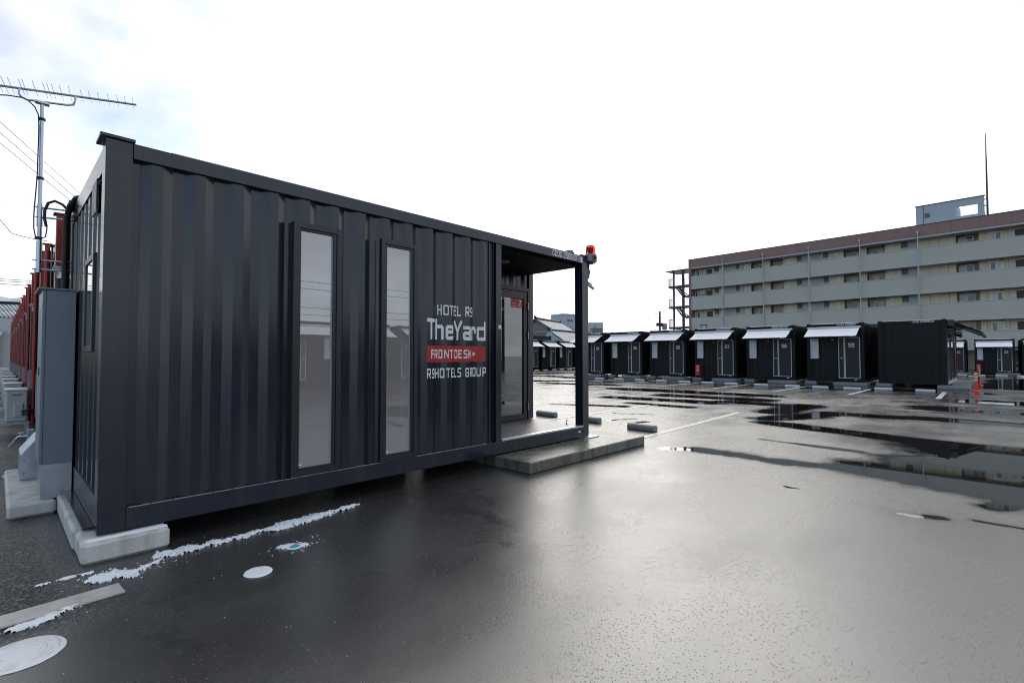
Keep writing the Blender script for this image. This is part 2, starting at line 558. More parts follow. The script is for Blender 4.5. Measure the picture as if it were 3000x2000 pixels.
GL = {
    'H': (.62, [[(0, 0), (0, 1)], [(1, 0), (1, 1)], [(0, .5), (1, .5)]]),
    'O': (.62, [[(0, .06), (0, .94), (.1, 1), (.9, 1), (1, .94), (1, .06), (.9, 0), (.1, 0), (0, .06)]]),
    'T': (.60, [[(0, 1), (1, 1)], [(.5, 0), (.5, 1)]]),
    'E': (.52, [[(1, 1), (0, 1), (0, 0), (1, 0)], [(0, .52), (.85, .52)]]),
    'L': (.5, [[(0, 1), (0, 0), (1, 0)]]),
    'R': (.62, [[(0, 0), (0, 1), (.9, 1), (1, .93), (1, .5), (.9, .44), (0, .44)], [(.45, .44), (1, 0)]]),
    'F': (.52, [[(0, 0), (0, 1), (1, 1)], [(0, .52), (.85, .52)]]),
    'N': (.64, [[(0, 0), (0, 1), (1, 0), (1, 1)]]),
    'D': (.62, [[(0, 0), (0, 1), (.82, 1), (1, .88), (1, .12), (.82, 0), (0, 0)]]),
    'S': (.60, [[(1, 1), (.2, 1), (0, .88), (0, .64), (.2, .54), (.8, .46), (1, .36), (1, .12), (.8, 0), (0, 0)]]),
    'K': (.62, [[(0, 0), (0, 1)], [(1, 1), (.1, .42)], [(.35, .58), (1, 0)]]),
    'G': (.62, [[(1, .8), (1, .88), (.8, 1), (.2, 1), (0, .88), (0, .12), (.2, 0), (.8, 0), (1, .12), (1, .46), (.58, .46)]]),
    'U': (.62, [[(0, 1), (0, .12), (.2, 0), (.8, 0), (1, .12), (1, 1)]]),
    'P': (.60, [[(0, 0), (0, 1), (.9, 1), (1, .93), (1, .5), (.9, .42), (0, .42)]]),
    'C': (.60, [[(1, .76), (1, .88), (.8, 1), (.2, 1), (0, .88), (0, .12), (.2, 0), (.8, 0), (1, .12), (1, .24)]]),
    'Q': (.62, [[(0, .12), (0, .88), (.2, 1), (.8, 1), (1, .88), (1, .12), (.8, 0), (.2, 0), (0, .12)], [(.6, .22), (1.05, -.08)]]),
    'Y': (.66, [[(0, 1), (.5, .42), (1, 1)], [(.5, .42), (.5, 0)]]),
    'h': (.56, [[(0, 0), (0, 1)], [(0, .58), (.15, .66), (.85, .66), (1, .58), (1, 0)]]),
    'e': (.58, [[(0, .36), (1, .36), (1, .58), (.85, .66), (.15, .66), (0, .58), (0, .08), (.15, 0), (.85, 0), (1, .04)]]),
    'a': (.56, [[(.05, .66), (.85, .66), (1, .58), (1, 0), (.15, 0), (0, .08), (0, .26), (.15, .34), (1, .34)]]),
    'r': (.40, [[(0, 0), (0, .66)], [(0, .58), (.2, .66), (.9, .66), (1, .58), (1, .46)]]),
    'd': (.58, [[(1, 1), (1, 0), (.15, 0), (0, .08), (0, .58), (.15, .66), (1, .66)]]),
    '0': (.56, [[(0, .12), (0, .88), (.2, 1), (.8, 1), (1, .88), (1, .12), (.8, 0), (.2, 0), (0, .12)]]),
    '1': (.30, [[(0, .82), (.8, 1), (.8, 0)]]),
    '2': (.56, [[(0, .78), (0, .88), (.2, 1), (.8, 1), (1, .88), (1, .66), (0, .06), (0, 0), (1, 0)]]),
    '3': (.56, [[(0, 1), (.2, 1), (.8, 1), (1, .88), (1, .64), (.8, .53), (.4, .53)], [(.8, .53), (1, .42), (1, .12), (.8, 0), (.2, 0), (0, 0)]]),
    '4': (.60, [[(.8, 0), (.8, 1), (0, .3), (0, .24), (1, .24)]]),
    '5': (.56, [[(1, 1), (0, 1), (0, .56), (.8, .6), (1, .48), (1, .12), (.8, 0), (.2, 0), (0, 0)]]),
    '6': (.56, [[(1, 1), (.8, 1), (.2, 1), (0, .88), (0, .12), (.2, 0), (.8, 0), (1, .12), (1, .44), (.8, .56), (.2, .56), (0, .46)]]),
    '7': (.56, [[(0, 1), (1, 1), (1, .9), (.35, 0)]]),
    '8': (.56, [[(.2, .53), (0, .64), (0, .88), (.2, 1), (.8, 1), (1, .88), (1, .64), (.8, .53), (.2, .53), (0, .42), (0, .12), (.2, 0), (.8, 0), (1, .12), (1, .42), (.8, .53)]]),
    '9': (.56, [[(0.02, .0), (.2, 0), (.8, 0), (1, .12), (1, .88), (.8, 1), (.2, 1), (0, .88), (0, .56), (.2, .44), (.8, .44), (1, .54)]]),
    '\u6d88': (.95, [[(.02, .95), (.16, .84)], [(0, .62), (.14, .52)], [(.0, .05), (.2, .32)], [(.36, .95), (.44, .76)], [(.95, .95), (.86, .76)], [(.65, 1), (.65, .64)], [(.34, 0), (.34, .62), (.96, .62), (.96, 0)], [(.34, .42), (.96, .42)], [(.34, .22), (.96, .22)]]),
    '\u706b': (.95, [[(.5, 1), (.5, .55), (.05, .0)], [(.5, .55), (.98, .0)], [(.15, .72), (.22, .45)], [(.88, .75), (.7, .5)]]),
    '\u5668': (.95, [[(.08, .68), (.08, .98), (.4, .98), (.4, .68), (.08, .68)], [(.6, .68), (.6, .98), (.92, .98), (.92, .68), (.6, .68)], [(.08, .02), (.08, .3), (.4, .3), (.4, .02), (.08, .02)], [(.6, .02), (.6, .3), (.92, .3), (.92, .02), (.6, .02)], [(0, .5), (1, .5)], [(.5, .6), (.1, .36)], [(.5, .5), (.9, .36)]]),
}


def glyph_rects(text, x0, z0, w, h, stroke, rows=26, track=.14):
    """text laid out into the box x0..x0+w, z0..z0+h; returns merged rectangles (xa,xb,za,zb)"""
    adv = []
    X = 0.
    for i, ch in enumerate(text):
        if ch == ' ':
            X += .42
            continue
        gw = GL[ch][0]
        adv.append((ch, X, gw))
        X += gw + track + stroke - (.09 if ch == 'Y' else 0)
    total = X - track
    sx = w / total
    out = []
    hs = stroke / 2
    for ch, gx, gw in adv:
        segs = []
        for pl in GL[ch][1]:
            for a, b in zip(pl, pl[1:]):
                segs.append((hs + a[0] * gw, hs + a[1] * (1 - stroke), hs + b[0] * gw, hs + b[1] * (1 - stroke)))
        nx = max(6, int(rows * (gw + stroke)))
        ys = (np.arange(rows) + .5) / rows
        xs = (np.arange(nx) + .5) / nx * (gw + stroke)
        gxm, gym = np.meshgrid(xs, ys)
        on = np.zeros_like(gxm, bool)
        for ax, ay, bx_, by in segs:
            dx, dy = bx_ - ax, by - ay
            ll = dx * dx + dy * dy + 1e-9
            tt = np.clip(((gxm - ax) * dx + (gym - ay) * dy) / ll, 0, 1)
            ex = np.abs(gxm - ax - tt * dx)
            ey = np.abs(gym - ay - tt * dy)
            if abs(dx) < 1e-4 or abs(dy) < 1e-4:
                on |= np.maximum(ex, ey) < hs
            else:
                on |= (ex * ex + ey * ey) < hs * hs
        open_ = {}
        for j in range(rows + 1):
            runs = {}
            if j < rows:
                row = on[j]
                i = 0
                while i < nx:
                    if row[i]:
                        k = i
                        while k < nx and row[k]:
                            k += 1
                        runs[(i, k)] = 1
                        i = k
                    else:
                        i += 1
            for key in list(open_):
                if key not in runs:
                    j0 = open_.pop(key)
                    out.append((x0 + (gx + key[0] / nx * (gw + stroke)) * sx, x0 + (gx + key[1] / nx * (gw + stroke)) * sx,
                                z0 + j0 / rows * h, z0 + j / rows * h))
            for key in runs:
                open_.setdefault(key, j)
    return out


def text_mb(text, x0, z0, w, h, stroke=.16, y=0., rows=26, track=.14, conform=None):
    """lettering facing -y; conform(x) gives the surface's y"""
    mb = MB()
    for xa, xb, za, zb in glyph_rects(text, x0, z0, w, h, stroke, rows, track):
        if conform is None:
            mb.q((xa, y, za), (xb, y, za), (xb, y, zb), (xa, y, zb))
        else:
            add_conform(mb, xa, xb, za, zb, conform, y)
    return mb


def frame_ring(mb, x, z, w, h, t, y):
    n = len(mb.v)
    mb.v += [(x, y, z), (x + w, y, z), (x + w, y, z + h), (x, y, z + h), (x + t, y, z + t), (x + w - t, y, z + t), (x + w - t, y, z + h - t), (x + t, y, z + h - t)]
    mb.f += [tuple(n + i for i in q_) for q_ in ((0, 1, 5, 4), (1, 2, 6, 5), (2, 3, 7, 6), (3, 0, 4, 7))]
    return mb


# ------------------------------------------------------------------ corrugated sheet
PITCH, FLAT, SLOPE, DEPTH = .29, .075, .068, .036
PH0 = .354


def prof_pts(x0, x1, ph=PH0):
    """break points (x, depth) of the trapezoid wave between x0 and x1"""
    def d(x):
        t = (x - ph) % PITCH
        if t < SLOPE:
            return DEPTH * t / SLOPE
        if t < SLOPE + FLAT + .004:
            return DEPTH
        if t < 2 * SLOPE + FLAT + .004:
            return DEPTH * (1 - (t - SLOPE - FLAT - .004) / SLOPE)
        return 0.
    xs = [x0]
    k = math.floor((x0 - ph) / PITCH) - 1
    while True:
        b = ph + k * PITCH
        for o in (0, SLOPE, SLOPE + FLAT + .004, 2 * SLOPE + FLAT + .004):
            if x0 + 1e-4 < b + o < x1 - 1e-4:
                xs.append(b + o)
        if b > x1:
            break
        k += 1
    xs.append(x1)
    return [(x, d(x)) for x in xs]


def corr(mb, x0, x1, z0, z1, base=.015, ph=PH0):
    pts = prof_pts(x0, x1, ph)
    n = len(mb.v)
    for x, d in pts:
        mb.v.append((x, base + d, z0))
        mb.v.append((x, base + d, z1))
    for i in range(len(pts) - 1):
        a = n + 2 * i
        mb.f.append((a, a + 2, a + 3, a + 1))
    return mb


def surf_y(base=.015, ph=PH0):
    def fn(x):
        return base + prof_pts(x, x + 1e-3, ph)[0][1]
    return fn


def add_conform(mb, xa, xb, za, zb, conform, off):
    base, ph = conform
    pts = prof_pts(xa, xb, ph)
    for (p, dp), (q_, dq) in zip(pts, pts[1:]):
        mb.q((p, base + dp + off, za), (q_, base + dq + off, za), (q_, base + dq + off, zb), (p, base + dp + off, zb))


B = .16
TOP = B + 2.896

# ------------------------------------------------------------------ ground
PUD = [  # (x0,y0,x1,y1,radius): hollows that hold water
    (13.2, -.75, 15.6, -.9, .42), (11.6, -.95, 13.9, -2.0, .35), (13.9, -1.8, 14.2, -5.2, .45), (11.0, -1.2, 10.4, -3.0, .30), (10.4, -3.0, 10.0, -5.6, .34),
    (6.95, -1.35, 6.85, -2.6, .20), (6.85, -2.6, 7.0, -3.6, .28), (7.1, -3.6, 6.9, -4.7, .62), (8.0, -4.2, 9.0, -5.0, .75), (6.0, -4.62, 6.4, -4.8, .16), (9.0, -5, 9, -7, 1.2), (7, -5.2, 7, -7, .8),
    (5.22, -4.05, 5.30, -4.3, .09), (5.40, -4.5, 5.4, -5.2, .07), (6.70, -1.02, 6.8, -1.2, .10),
    (5.5, -2.98, 5.52, -3.12, .03), (8.6, -1.8, 8.45, -3.2, .10),
    (14.2, 4.6, 14.6, 1.6, .5), (12.9, 3.2, 12.9, 1.4, .22), (16.4, 3.6, 16.6, .8, .55), (15.2, -.2, 15.4, 1.2, .35), (18.4, 7, 18.6, 1, .6),
    (17.2, -3.6, 17.6, -7, .7), (20.5, -4.6, 20.5, -8, .9), (25.6, -4, 26.0, 16, .9), (24.4, -1.5, 25, 14, .3), (19.6, 12, 20.5, 8.5, .5), (22, 13.5, 23, 10.5, .5),
    (30, -5.6, 41, -6.2, 1.3), (45.8, -7, 46, -3, .9), (17, 16.5, 22, 13.2, .6), (20, 21, 27, 17.6, .6), (24, 24, 33, 20, .7), (8.75, .9, 9.3, .75, .10), (8.9, 1.5, 9.6, 1.2, .06),
    (10.2, 2.1, 10.6, 1.3, .07), (11, 4.6, 11.8, 2.9, .2),
]


def axis(vals):
    out = []
    for (a, b, s) in vals:
        n = max(1, int(round((b - a) / s)))
        out += [a + (b - a) * i / n for i in range(n)]
    out.append(vals[-1][1])
    return out


gx = axis([(-3000, -600, 1200), (-600, -100, 250), (-100, -20, 40), (-20, -3, 3), (-3, 3, .3), (3, 18, .1), (18, 32, .3), (32, 60, 1.5), (60, 140, 20), (140, 700, 140), (700, 4000, 1650)])
gy = axis([(-3000, -600, 1200), (-600, -100, 250), (-100, -20, 40), (-20, -9, 2), (-9, 6, .1), (6, 20, .3), (20, 40, 1.), (40, 140, 20), (140, 700, 140), (700, 4000, 1650)])
GX, GY = np.meshgrid(gx, gy)
px, py = GX.ravel(), GY.ravel()
pv = np.full(px.shape, -.62)
pv += .16 * np.clip((px - 8) / 4, 0, 1) + .21 * np.clip((px - 11) / 5, 0, 1) + .05 * np.clip((px - 22) / 5, 0, 1)
pv -= .3 * np.clip((2.0 - px) / 3, 0, 1)
for x0, y0, x1, y1, rr in PUD:
    dx, dy = x1 - x0, y1 - y0
    t = np.clip(((px - x0) * dx + (py - y0) * dy) / (dx * dx + dy * dy + 1e-9), 0, 1)
    d = np.hypot(px - x0 - t * dx, py - y0 - t * dy)
    k = .45 * np.clip(1.0 - d / rr, -1.3, 1) * min(1.3, .7 + rr) + .10
    pv = np.maximum(pv, k)
cs = np.clip((.10 - px - .12 * np.minimum(py + 1, 1.0)) / .2, 0, 1) * np.clip((py + 1.15) / .2, 0, 1)
# worn open-textured patches in front of the container
for wx, wy, wr, wk in ((2.05, -2.12, .30, .42), (1.35, -2.35, .55, .22), (2.3, -.95, .35, .2), (3.1, -3.2, .4, .15)):
    cs = np.maximum(cs, wk * np.clip(1.25 - np.hypot((px - wx), (py - wy) * 1.5) / wr, 0, 1))
verts = np.stack([px, py, np.zeros_like(px)], 1)
nx_, ny_ = len(gx), len(gy)
idx = np.arange(nx_ * ny_).reshape(ny_, nx_)
faces = np.stack([idx[:-1, :-1], idx[:-1, 1:], idx[1:, 1:], idx[1:, :-1]], -1).reshape(-1, 4)
gm = bpy.data.meshes.new('asphalt_ground')
gm.from_pydata(verts.tolist(), [], faces.tolist())
gm.attributes.new('puddle', 'FLOAT', 'POINT').data.foreach_set('value', pv.astype(np.float32))
gm.attributes.new('coarse', 'FLOAT', 'POINT').data.foreach_set('value', cs.astype(np.float32))
gm.materials.append(M['asphalt'])
ground = bpy.data.objects.new('asphalt_ground', gm)
COL.objects.link(ground)
tag(ground, 'wet dark asphalt car park with shallow puddles', None, None, 'structure')


def line(x0, y0, x1, y1, w=.13):
    d = Vector((x1 - x0, y1 - y0, 0))
    nrm = Vector((-d.y, d.x, 0)).normalized() * w / 2
    a, b = Vector((x0, y0, .004)), Vector((x1, y1, .004))
    MB().q(a - nrm, b - nrm, b + nrm, a + nrm).build('parking_line', 'line', ground)


line(7.1, -.24, 12.55, -.10)
line(7.6, 2.47, 12.65, 2.47)
line(8.1, 5.05, 12.8, 5.0)
line(8.1, 7.6, 12.8, 7.6)
line(8.2, 10.2, 12.9, 10.2)
for k in range(9):
    y = -3.5 + 2.5 * k
    line(21.15 + .05 * k, y, 25.4 + .05 * k, y - .1 if k else y, .15)
for y in (-4.0, -6.6, -1.3):
    line(45.6, y, 47.4, y, .25)

# distant hills at the left
mv, mf = [], []
NM = 60
for i in range(NM):
    b = math.radians(-40 + 60 * i / (NM - 1))
    hgt = 150 + 70 * noise.noise((i * .21, 3.1, 0)) + 30 * noise.noise((i * .9, 1.1, 0))
    for (dist, hh) in ((1500, 0), (1900, hgt * .55), (2400, hgt * 1.25)):
        mv.append((math.sin(b) * dist, math.cos(b) * dist, hh))
for i in range(NM - 1):
    for j in range(2):
        a = i * 3 + j
        mf.append((a, a + 3, a + 4, a + 1))
mm = MB()
mm.v, mm.f = mv, mf
tag(mm.build('mountain', 'mountain'), 'pale snow covered mountain ridge far behind the houses', None, None, 'structure')

# ------------------------------------------------------------------ the front desk container
fd = thing('front_desk_container', 'large charcoal corrugated container with white lettering, two tall windows and corner porch', 'container', (0, 0, 0))
PX0, PX1, PY1 = 4.078, 6.058, 1.2      # porch notch
EB = .004
# corner posts
for (x0, y0, x1, y1) in ((0, 0, .16, .16), (5.90, 0, 6.058, .15), (0, 2.278, .16, 2.438), (5.9, 2.278, 6.058, 2.438)):
    MB().box(x0, y0, B, x1, y1, 3.03).build('corner_post', 'paint', fd, bevel=EB)
MB().box(-.035, -.018, 3.0305, .172, .22, 3.056).build('cap_plate', 'paint', fd, bevel=EB)
MB().box(5.87, -.012, 3.0305, 6.075, .2, 3.05).build('cap_plate', 'paint', fd, bevel=EB)
MB().box(-.035, 2.25, 3.0305, .172, 2.45, 3.056).build('cap_plate', 'paint', fd, bevel=EB)
# rails
MB().box(.162, -.006, 2.912, 5.898, .09, 3.028).build('top_rail', 'paint', fd, bevel=EB)
MB().box(.162, 2.36, 2.912, 5.898, 2.43, 3.028).build('top_rail', 'paint', fd, bevel=EB)
MB().box(0.004, .162, 2.82, .08, 2.276, 3.0).build('top_rail', 'paint', fd, bevel=EB)
MB().box(5.98, .152, 2.9, 6.05, 2.276, 3.0).build('top_rail', 'paint', fd, bevel=EB)
MB().box(.162, .002, B, 5.898, .09, .318).build('bottom_rail', 'paint', fd, bevel=EB)
MB().box(.162, 2.36, B, 5.898, 2.43, .318).build('bottom_rail', 'paint', fd, bevel=EB)
MB().box(.004, .162, B + .01, .08, 2.276, .40).box(-.06, .2, B + .005, .002, 2.2, B + .02).build('bottom_rail', 'paint', fd, bevel=.002)
MB().box(5.98, .152, B, 6.05, 2.276, .318).build('bottom_rail', 'paint', fd, bevel=EB)
MB().box(.08, .09, B + .01, 5.98, 2.36, .31).build('floor', 'black', fd)
rf = MB()
for k in range(22):
    x = .1 + k * .266
    rf.prism([(.07, 2.985), (.07, 3.0), (2.37, 3.0), (2.37, 2.985)], x, x + .25)
rf.box(.09, .02, 2.965, 5.97, 2.41, 2.984)
rf.build('roof', 'paint', fd)
MB().box(.4, .0, 3.0285, 5.6, .05, 3.034).build('roof_edge_trim', 'galv', fd)
# windows in the long side: outer frame x0,x1,z0,z1 and glass
WIN = [(1.352, 1.827, .328, 2.682), (2.270, 2.735, .322, 2.680)]
pan = MB()
zb, zt = .316, 2.913
xs = .165
for (a, b, c, d) in WIN:
    corr(pan, xs, a + .03, zb, zt)
    corr(pan, a + .03, b - .03, d - .03, zt)
    xs = b - .03
corr(pan, xs, 3.862, zb, zt)
pan.build('corrugated_panel', 'paint', fd)
# recessed ribs and the post at the end of the long wall
rb = MB().box(3.863, .018, .318, 3.885, .075, 2.912).box(3.886, .062, .318, 3.977, .075, 2.912).box(3.905, .03, .318, 3.918, .0615, 2.912).box(3.945, .03, .318, 3.955, .0615, 2.912)
rb.build('jamb_rib', 'paint', fd)
MB().box(3.978, 0.0, .319, 4.077, .10, 2.911).build('porch_jamb_post', 'paint', fd, bevel=EB)
MB().box(4.018, -.006, 1.79, 4.062, -.0005, 1.84).build('white_tag', 'white', fd)
# weld bead on the bottom rail
bd = MB()
for k in range(26):
    x = .18 + k * .14
    bd.box(x, -.001, .3185, x + .132, .014, .3225 + .0015 * random.random())
bd.build('weld_seam', 'alu', fd)

for i, (a, b, c, d) in enumerate(WIN):
    fw = .052
    w = MB()
    y0, y1 = -.016, .075
    w.box(a, y0, c, a + fw, y1, d).box(b - fw, y0, c, b, y1, d).box(a + fw, y0, d - fw, b - fw, y1, d).box(a + fw, y0, c, b - fw, y1, c + fw)
    wo_ = w.build('window', 'frame', fd, bevel=.003)
    s_ = MB()
    e = fw + .001
    t_ = .02
    yy = (-.004, .07)
    s_.box(a + e, yy[0], c + e, a + e + t_, yy[1], d - e).box(b - e - t_ - .012, yy[0], c + e, b - e, yy[1], d - e)
    s_.box(a + e + t_, yy[0], d - e - t_, b - e - t_ - .012, yy[1], d - e).box(a + e + t_, yy[0], c + e, b - e - t_ - .012, yy[1], c + e + t_)
    s_.build('sash', 'frame', wo_, bevel=.002)
    MB().q((a + e + .005, .012, c + e + .005), (b - e - .005, .012, c + e + .005), (b - e - .005, .012, d - e - .005), (a + e + .005, .012, d - e - .005)).build('pane', 'filmglass', wo_)
    MB().box(b - e - t_ - .030, .0095, c + e + t_, b - e - t_ - .0125, .0108, d - e - t_).build('spacer_bar', 'bluegrey', wo_)
    MB().q((a + e, .066, c + e), (b - e, .066, c + e), (b - e, .066, d - e), (a + e, .066, d - e)).build('blind', 'blind', wo_)
    MB().box(a + e + t_ + .005, .0085, c + e + t_ + .02, a + e + t_ + .035, .0095, c + e + t_ + .034).build('glass_mark', 'white', wo_)

# lettering, laid on the corrugation
CF = (.015, PH0)
for (txt, x0, x1, z0, z1, stk, mat_, rows_, trk) in (
        ('HOTEL R9', 3.055, 3.598, 1.921, 2.042, .165, 'white', 30, .2), ('FRONT DESK', 2.941, 3.562, 1.406, 1.512, .185, 'white', 34, .26), ('R9HOTELS GROUP', 2.884, 3.802, 1.176, 1.292, .17, 'white', 34, .27)):
    text_mb(txt, x0, z0, x1 - x0, z1 - z0, stk, -.0035 if 'DESK' in txt else -.002, rows_, trk, CF).build('lettering', mat_, fd)
ty = MB()
for xa, xb, za, zb_ in glyph_rects('TheYard', 2.882, 1.628, .916, .243, .17, 40, .13):
    add_conform(ty, xa, xb, za, zb_, CF, -.002)
ty.build('lettering', 'white', fd)
sg = MB()
add_conform(sg, 2.879, 3.797, 1.362, 1.556, CF, -.0018)
sg.build('red_sign_panel', 'red', fd)
ar = MB()
for j in range(12):
    za = 1.43 + j * .06 / 12
    ww = .05 * (1 - abs((j + .5) / 12 - .5) * 2)
    add_conform(ar, 3.607, 3.607 + max(.004, ww), za, za + .06 / 12, CF, -.0035)
ar.build('lettering', 'white', fd)
text_mb('CODQ 250690', 5.137, 2.925, .60, .088, .15, -.0085, 24, .16).build('lettering', 'white', fd)
bx1 = MB()
x, z = 5.768, 2.918
frame_ring(bx1, x, z, .072, .092, .007, -.0085)
bx1.build('lettering_frame', 'white', fd)
bx1 = MB()
for xa, xb, za, zb_ in glyph_rects('1', x + .022, z + .018, .024, .058, .2, 20):
    bx1.q((xa, -.0085, za), (xb, -.0085, za), (xb, -.0085, zb_), (xa, -.0085, zb_))
bx1.build('lettering', 'white', fd)
nb = MB().box(5.853, -.008, 2.915, 5.893, -.0065, 3.005)
nb.build('grey_plate', 'galv', fd)

# porch: deck, nosing, soffit, return walls, door wall
MB().box(PX0 - .09, .091, .311, 5.979, PY1, .337).build('porch_deck', 'deck', fd)
MB().prism([(-.012, .318), (-.012, .342), (.05, .346), (.05, .3385), (.0, .3185)], PX0 + .004, 5.897).build('deck_nosing', 'alu', fd, bevel=.002)
MB().box(5.775, -.0015, .238, 5.835, .001, .262).build('small_label', 'white', fd)
MB().box(4.0, .091, 2.87, 5.97, PY1, 2.911).build('porch_soffit', 'matblack', fd)
MB().lathe([(.001, 2.845), (.075, 2.845), (.085, 2.853), (.085, 2.869)], (4.75, .62), 24).build('ceiling_lamp', 'silver', fd, smooth=.6)
MB().box(4.078, .10, .337, 4.10, PY1, 2.87).build('porch_side_wall', 'paint', fd)
MB().box(5.95, PY1 - .02, .337, 6.057, PY1 + .10, 2.899).build('porch_rear_post', 'paint', fd, bevel=EB)
dw = MB()
corr(dw, 4.10, 5.95, 2.615, 2.87, PY1 + .01, 4.2)
corr(dw, 4.10, 4.98, .337, 2.615, PY1 + .01, 4.2)
dw.build('porch_rear_wall', 'paint', fd)
ew = MB()
corr(ew, PY1 + .1, 2.28, .318, 2.9, .02, 0)
ew.xf(Matrix(((0, -1, 0, 6.05), (1, 0, 0, 0), (0, 0, 1, 0), (0, 0, 0, 1))))
ew.build('end_panel', 'paint', fd)
bk = MB()
corr(bk, .16, 5.9, .318, 2.912, 0, 0)
bk.xf(Matrix(((1, 0, 0, 0), (0, -1, 0, 2.42), (0, 0, 1, 0), (0, 0, 0, 1))))
bk.build('rear_panel', 'paint', fd)
# door
y = PY1
dfm = MB().box(4.98, y - .045, .338, 5.03, y + .06, 2.615).box(5.89, y - .045, .338, 5.949, y + .06, 2.615).box(5.03, y - .045, 2.555, 5.89, y + .06, 2.615)
door = dfm.build('door', 'frame', fd, bevel=.003)
lf = MB()
x0, x1, z0, z1 = 5.034, 5.886, .345, 2.551
gx0, gx1, gz0, gz1 = 5.13, 5.80, .445, 2.425
lf.box(x0, y - .03, z0, gx0, y + .012, z1).box(gx1, y - .03, z0, x1, y + .012, z1).box(gx0, y - .03, gz1, gx1, y + .012, z1).box(gx0, y - .03, z0, gx1, y + .012, gz0)
lf.build('door_leaf', 'frame', door, bevel=.003)
MB().q((gx0 - .004, y - .005, gz0 - .004), (gx1 + .004, y - .005, gz0 - .004), (gx1 + .004, y - .005, gz1 + .004), (gx0 - .004, y - .005, gz1 + .004)).build('pane', 'doorglass', door)
for hz in (.56, 1.79, 2.30):
    MB().tube([(5.889, y - .052, hz - .06), (5.889, y - .052, hz + .06)], .008, 10).build('hinge', 'alu', door, smooth=.6)
MB().tube([(5.16, y - .075, .95), (5.16, y - .075, 1.55)], .012, 10).box(5.15, y - .075, 1.0, 5.17, y - .0305, 1.02).box(5.15, y - .075, 1.48, 5.17, y - .0305, 1.5).build('handle', 'alu', door, smooth=.6)
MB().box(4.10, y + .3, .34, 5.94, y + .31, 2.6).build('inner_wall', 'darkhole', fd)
# poster on the glass
po = MB().box(5.50, y - .0085, 2.265, 5.798, y - .0065, 2.423).build('notice_poster', 'red', fd)
wm = MB()
yy = y - .0092
for (cx, lines_) in ((5.565, ((2.335, .10), (2.318, .04), (2.290, .10))), (5.72, ((2.335, .075), (2.315, .1), (2.290, .1)))):
    for lz, lw in lines_:
        nseg = max(2, int(lw / .012))
        for k in range(nseg):
            xx = cx - lw / 2 + k * lw / nseg
            wm.q((xx, yy, lz - .004), (xx + lw / nseg * .7, yy, lz - .004), (xx + lw / nseg * .7, yy, lz + .004), (xx, yy, lz + .004))
# little camera pictogram on the right half
wm.q((5.70, yy, 2.385), (5.755, yy, 2.365), (5.765, yy, 2.39), (5.71, yy, 2.412))
wm.q((5.735, yy, 2.358), (5.75, yy, 2.352), (5.757, yy, 2.364), (5.742, yy, 2.369))
wm.build('poster_print', 'white', po)
dm = MB()
dm.q((5.548, yy, 2.385), (5.59, yy, 2.37), (5.598, yy, 2.388), (5.556, yy, 2.404)).q((5.566, yy, 2.355), (5.575, yy, 2.355), (5.575, yy, 2.376), (5.566, yy, 2.379))
dm.build('poster_print', 'redpaint', po)
MB().lathe([(.016, .3375), (.016, .343), (.006, .345), (.006, .385), (.018, .39), (.018, .40)], (5.87, .30), 10).build('deck_bolt', 'steel', fd)

# end wall (x = 0): corrugation, window, vent
en = MB()
EW = (.50, 1.05, 1.47, 2.26)
corr(en, .162, EW[0] + .02, .40, 2.82, .012, .2)
corr(en, EW[0] + .02, EW[1] - .02, .40, EW[2] + .02, .012, .2)
corr(en, EW[0] + .02, EW[1] - .02, EW[3] - .02, 2.82, .012, .2)
corr(en, EW[1] - .02, 2.278, .40, 2.82, .012, .2)
# local (x,y) -> world (y, x): outward -x
en.xf(Matrix(((0, 1, 0, 0), (1, 0, 0, 0), (0, 0, 1, 0), (0, 0, 0, 1))))
en.f = [tuple(reversed(q_)) for q_ in en.f]
en.build('end_panel', 'paint', fd)
a, b, c, d = EW
fw = .05
ewd = MB().box(-.005, a, c, .05, a + fw, d).box(-.005, b - fw, c, .05, b, d).box(-.005, a + fw, d - fw, .05, b - fw, d).box(-.005, a + fw, c, .05, b - fw, c + fw).build('window', 'frame', fd, bevel=.003)
MB().q((.004, a + fw, c + fw), (.004, b - fw, c + fw), (.004, b - fw, d - fw), (.004, a + fw, d - fw)).build('pane', 'glass', ewd)
MB().q((.045, a + fw - .01, c + fw - .01), (.045, b - fw + .01, c + fw - .01), (.045, b - fw + .01, d - fw + .01), (.045, a + fw - .01, d - fw + .01)).build('blind', 'blind', ewd)
MB().prism([(-.010, 2.58), (-.010, 2.79), (-.008, 2.815), (.004, 2.815), (.004, 2.56), (-.005, 2.56)], .36, .62, 'y').build('vent_hood', 'frame', fd, bevel=.003)

# pipes at the far end of the end wall
MB().tube([(-.05, 2.26, .5), (-.05, 2.26, 2.72), (-.047, 2.24, 2.86), (-.03, 2.17, 2.97), (.01, 2.06, 3.04), (.1, 1.95, 3.06), (.3, 1.9, 3.05)], .027, 14).build('insulated_pipe', 'black', fd, smooth=.8)
MB().tube([(-.04, 2.36, .5), (-.04, 2.36, 2.75), (-.035, 2.33, 2.9), (-.01, 2.25, 3.0), (.06, 2.15, 3.04), (.2, 2.1, 3.04)], .022, 12).build('insulated_pipe', 'black', fd, smooth=.8)

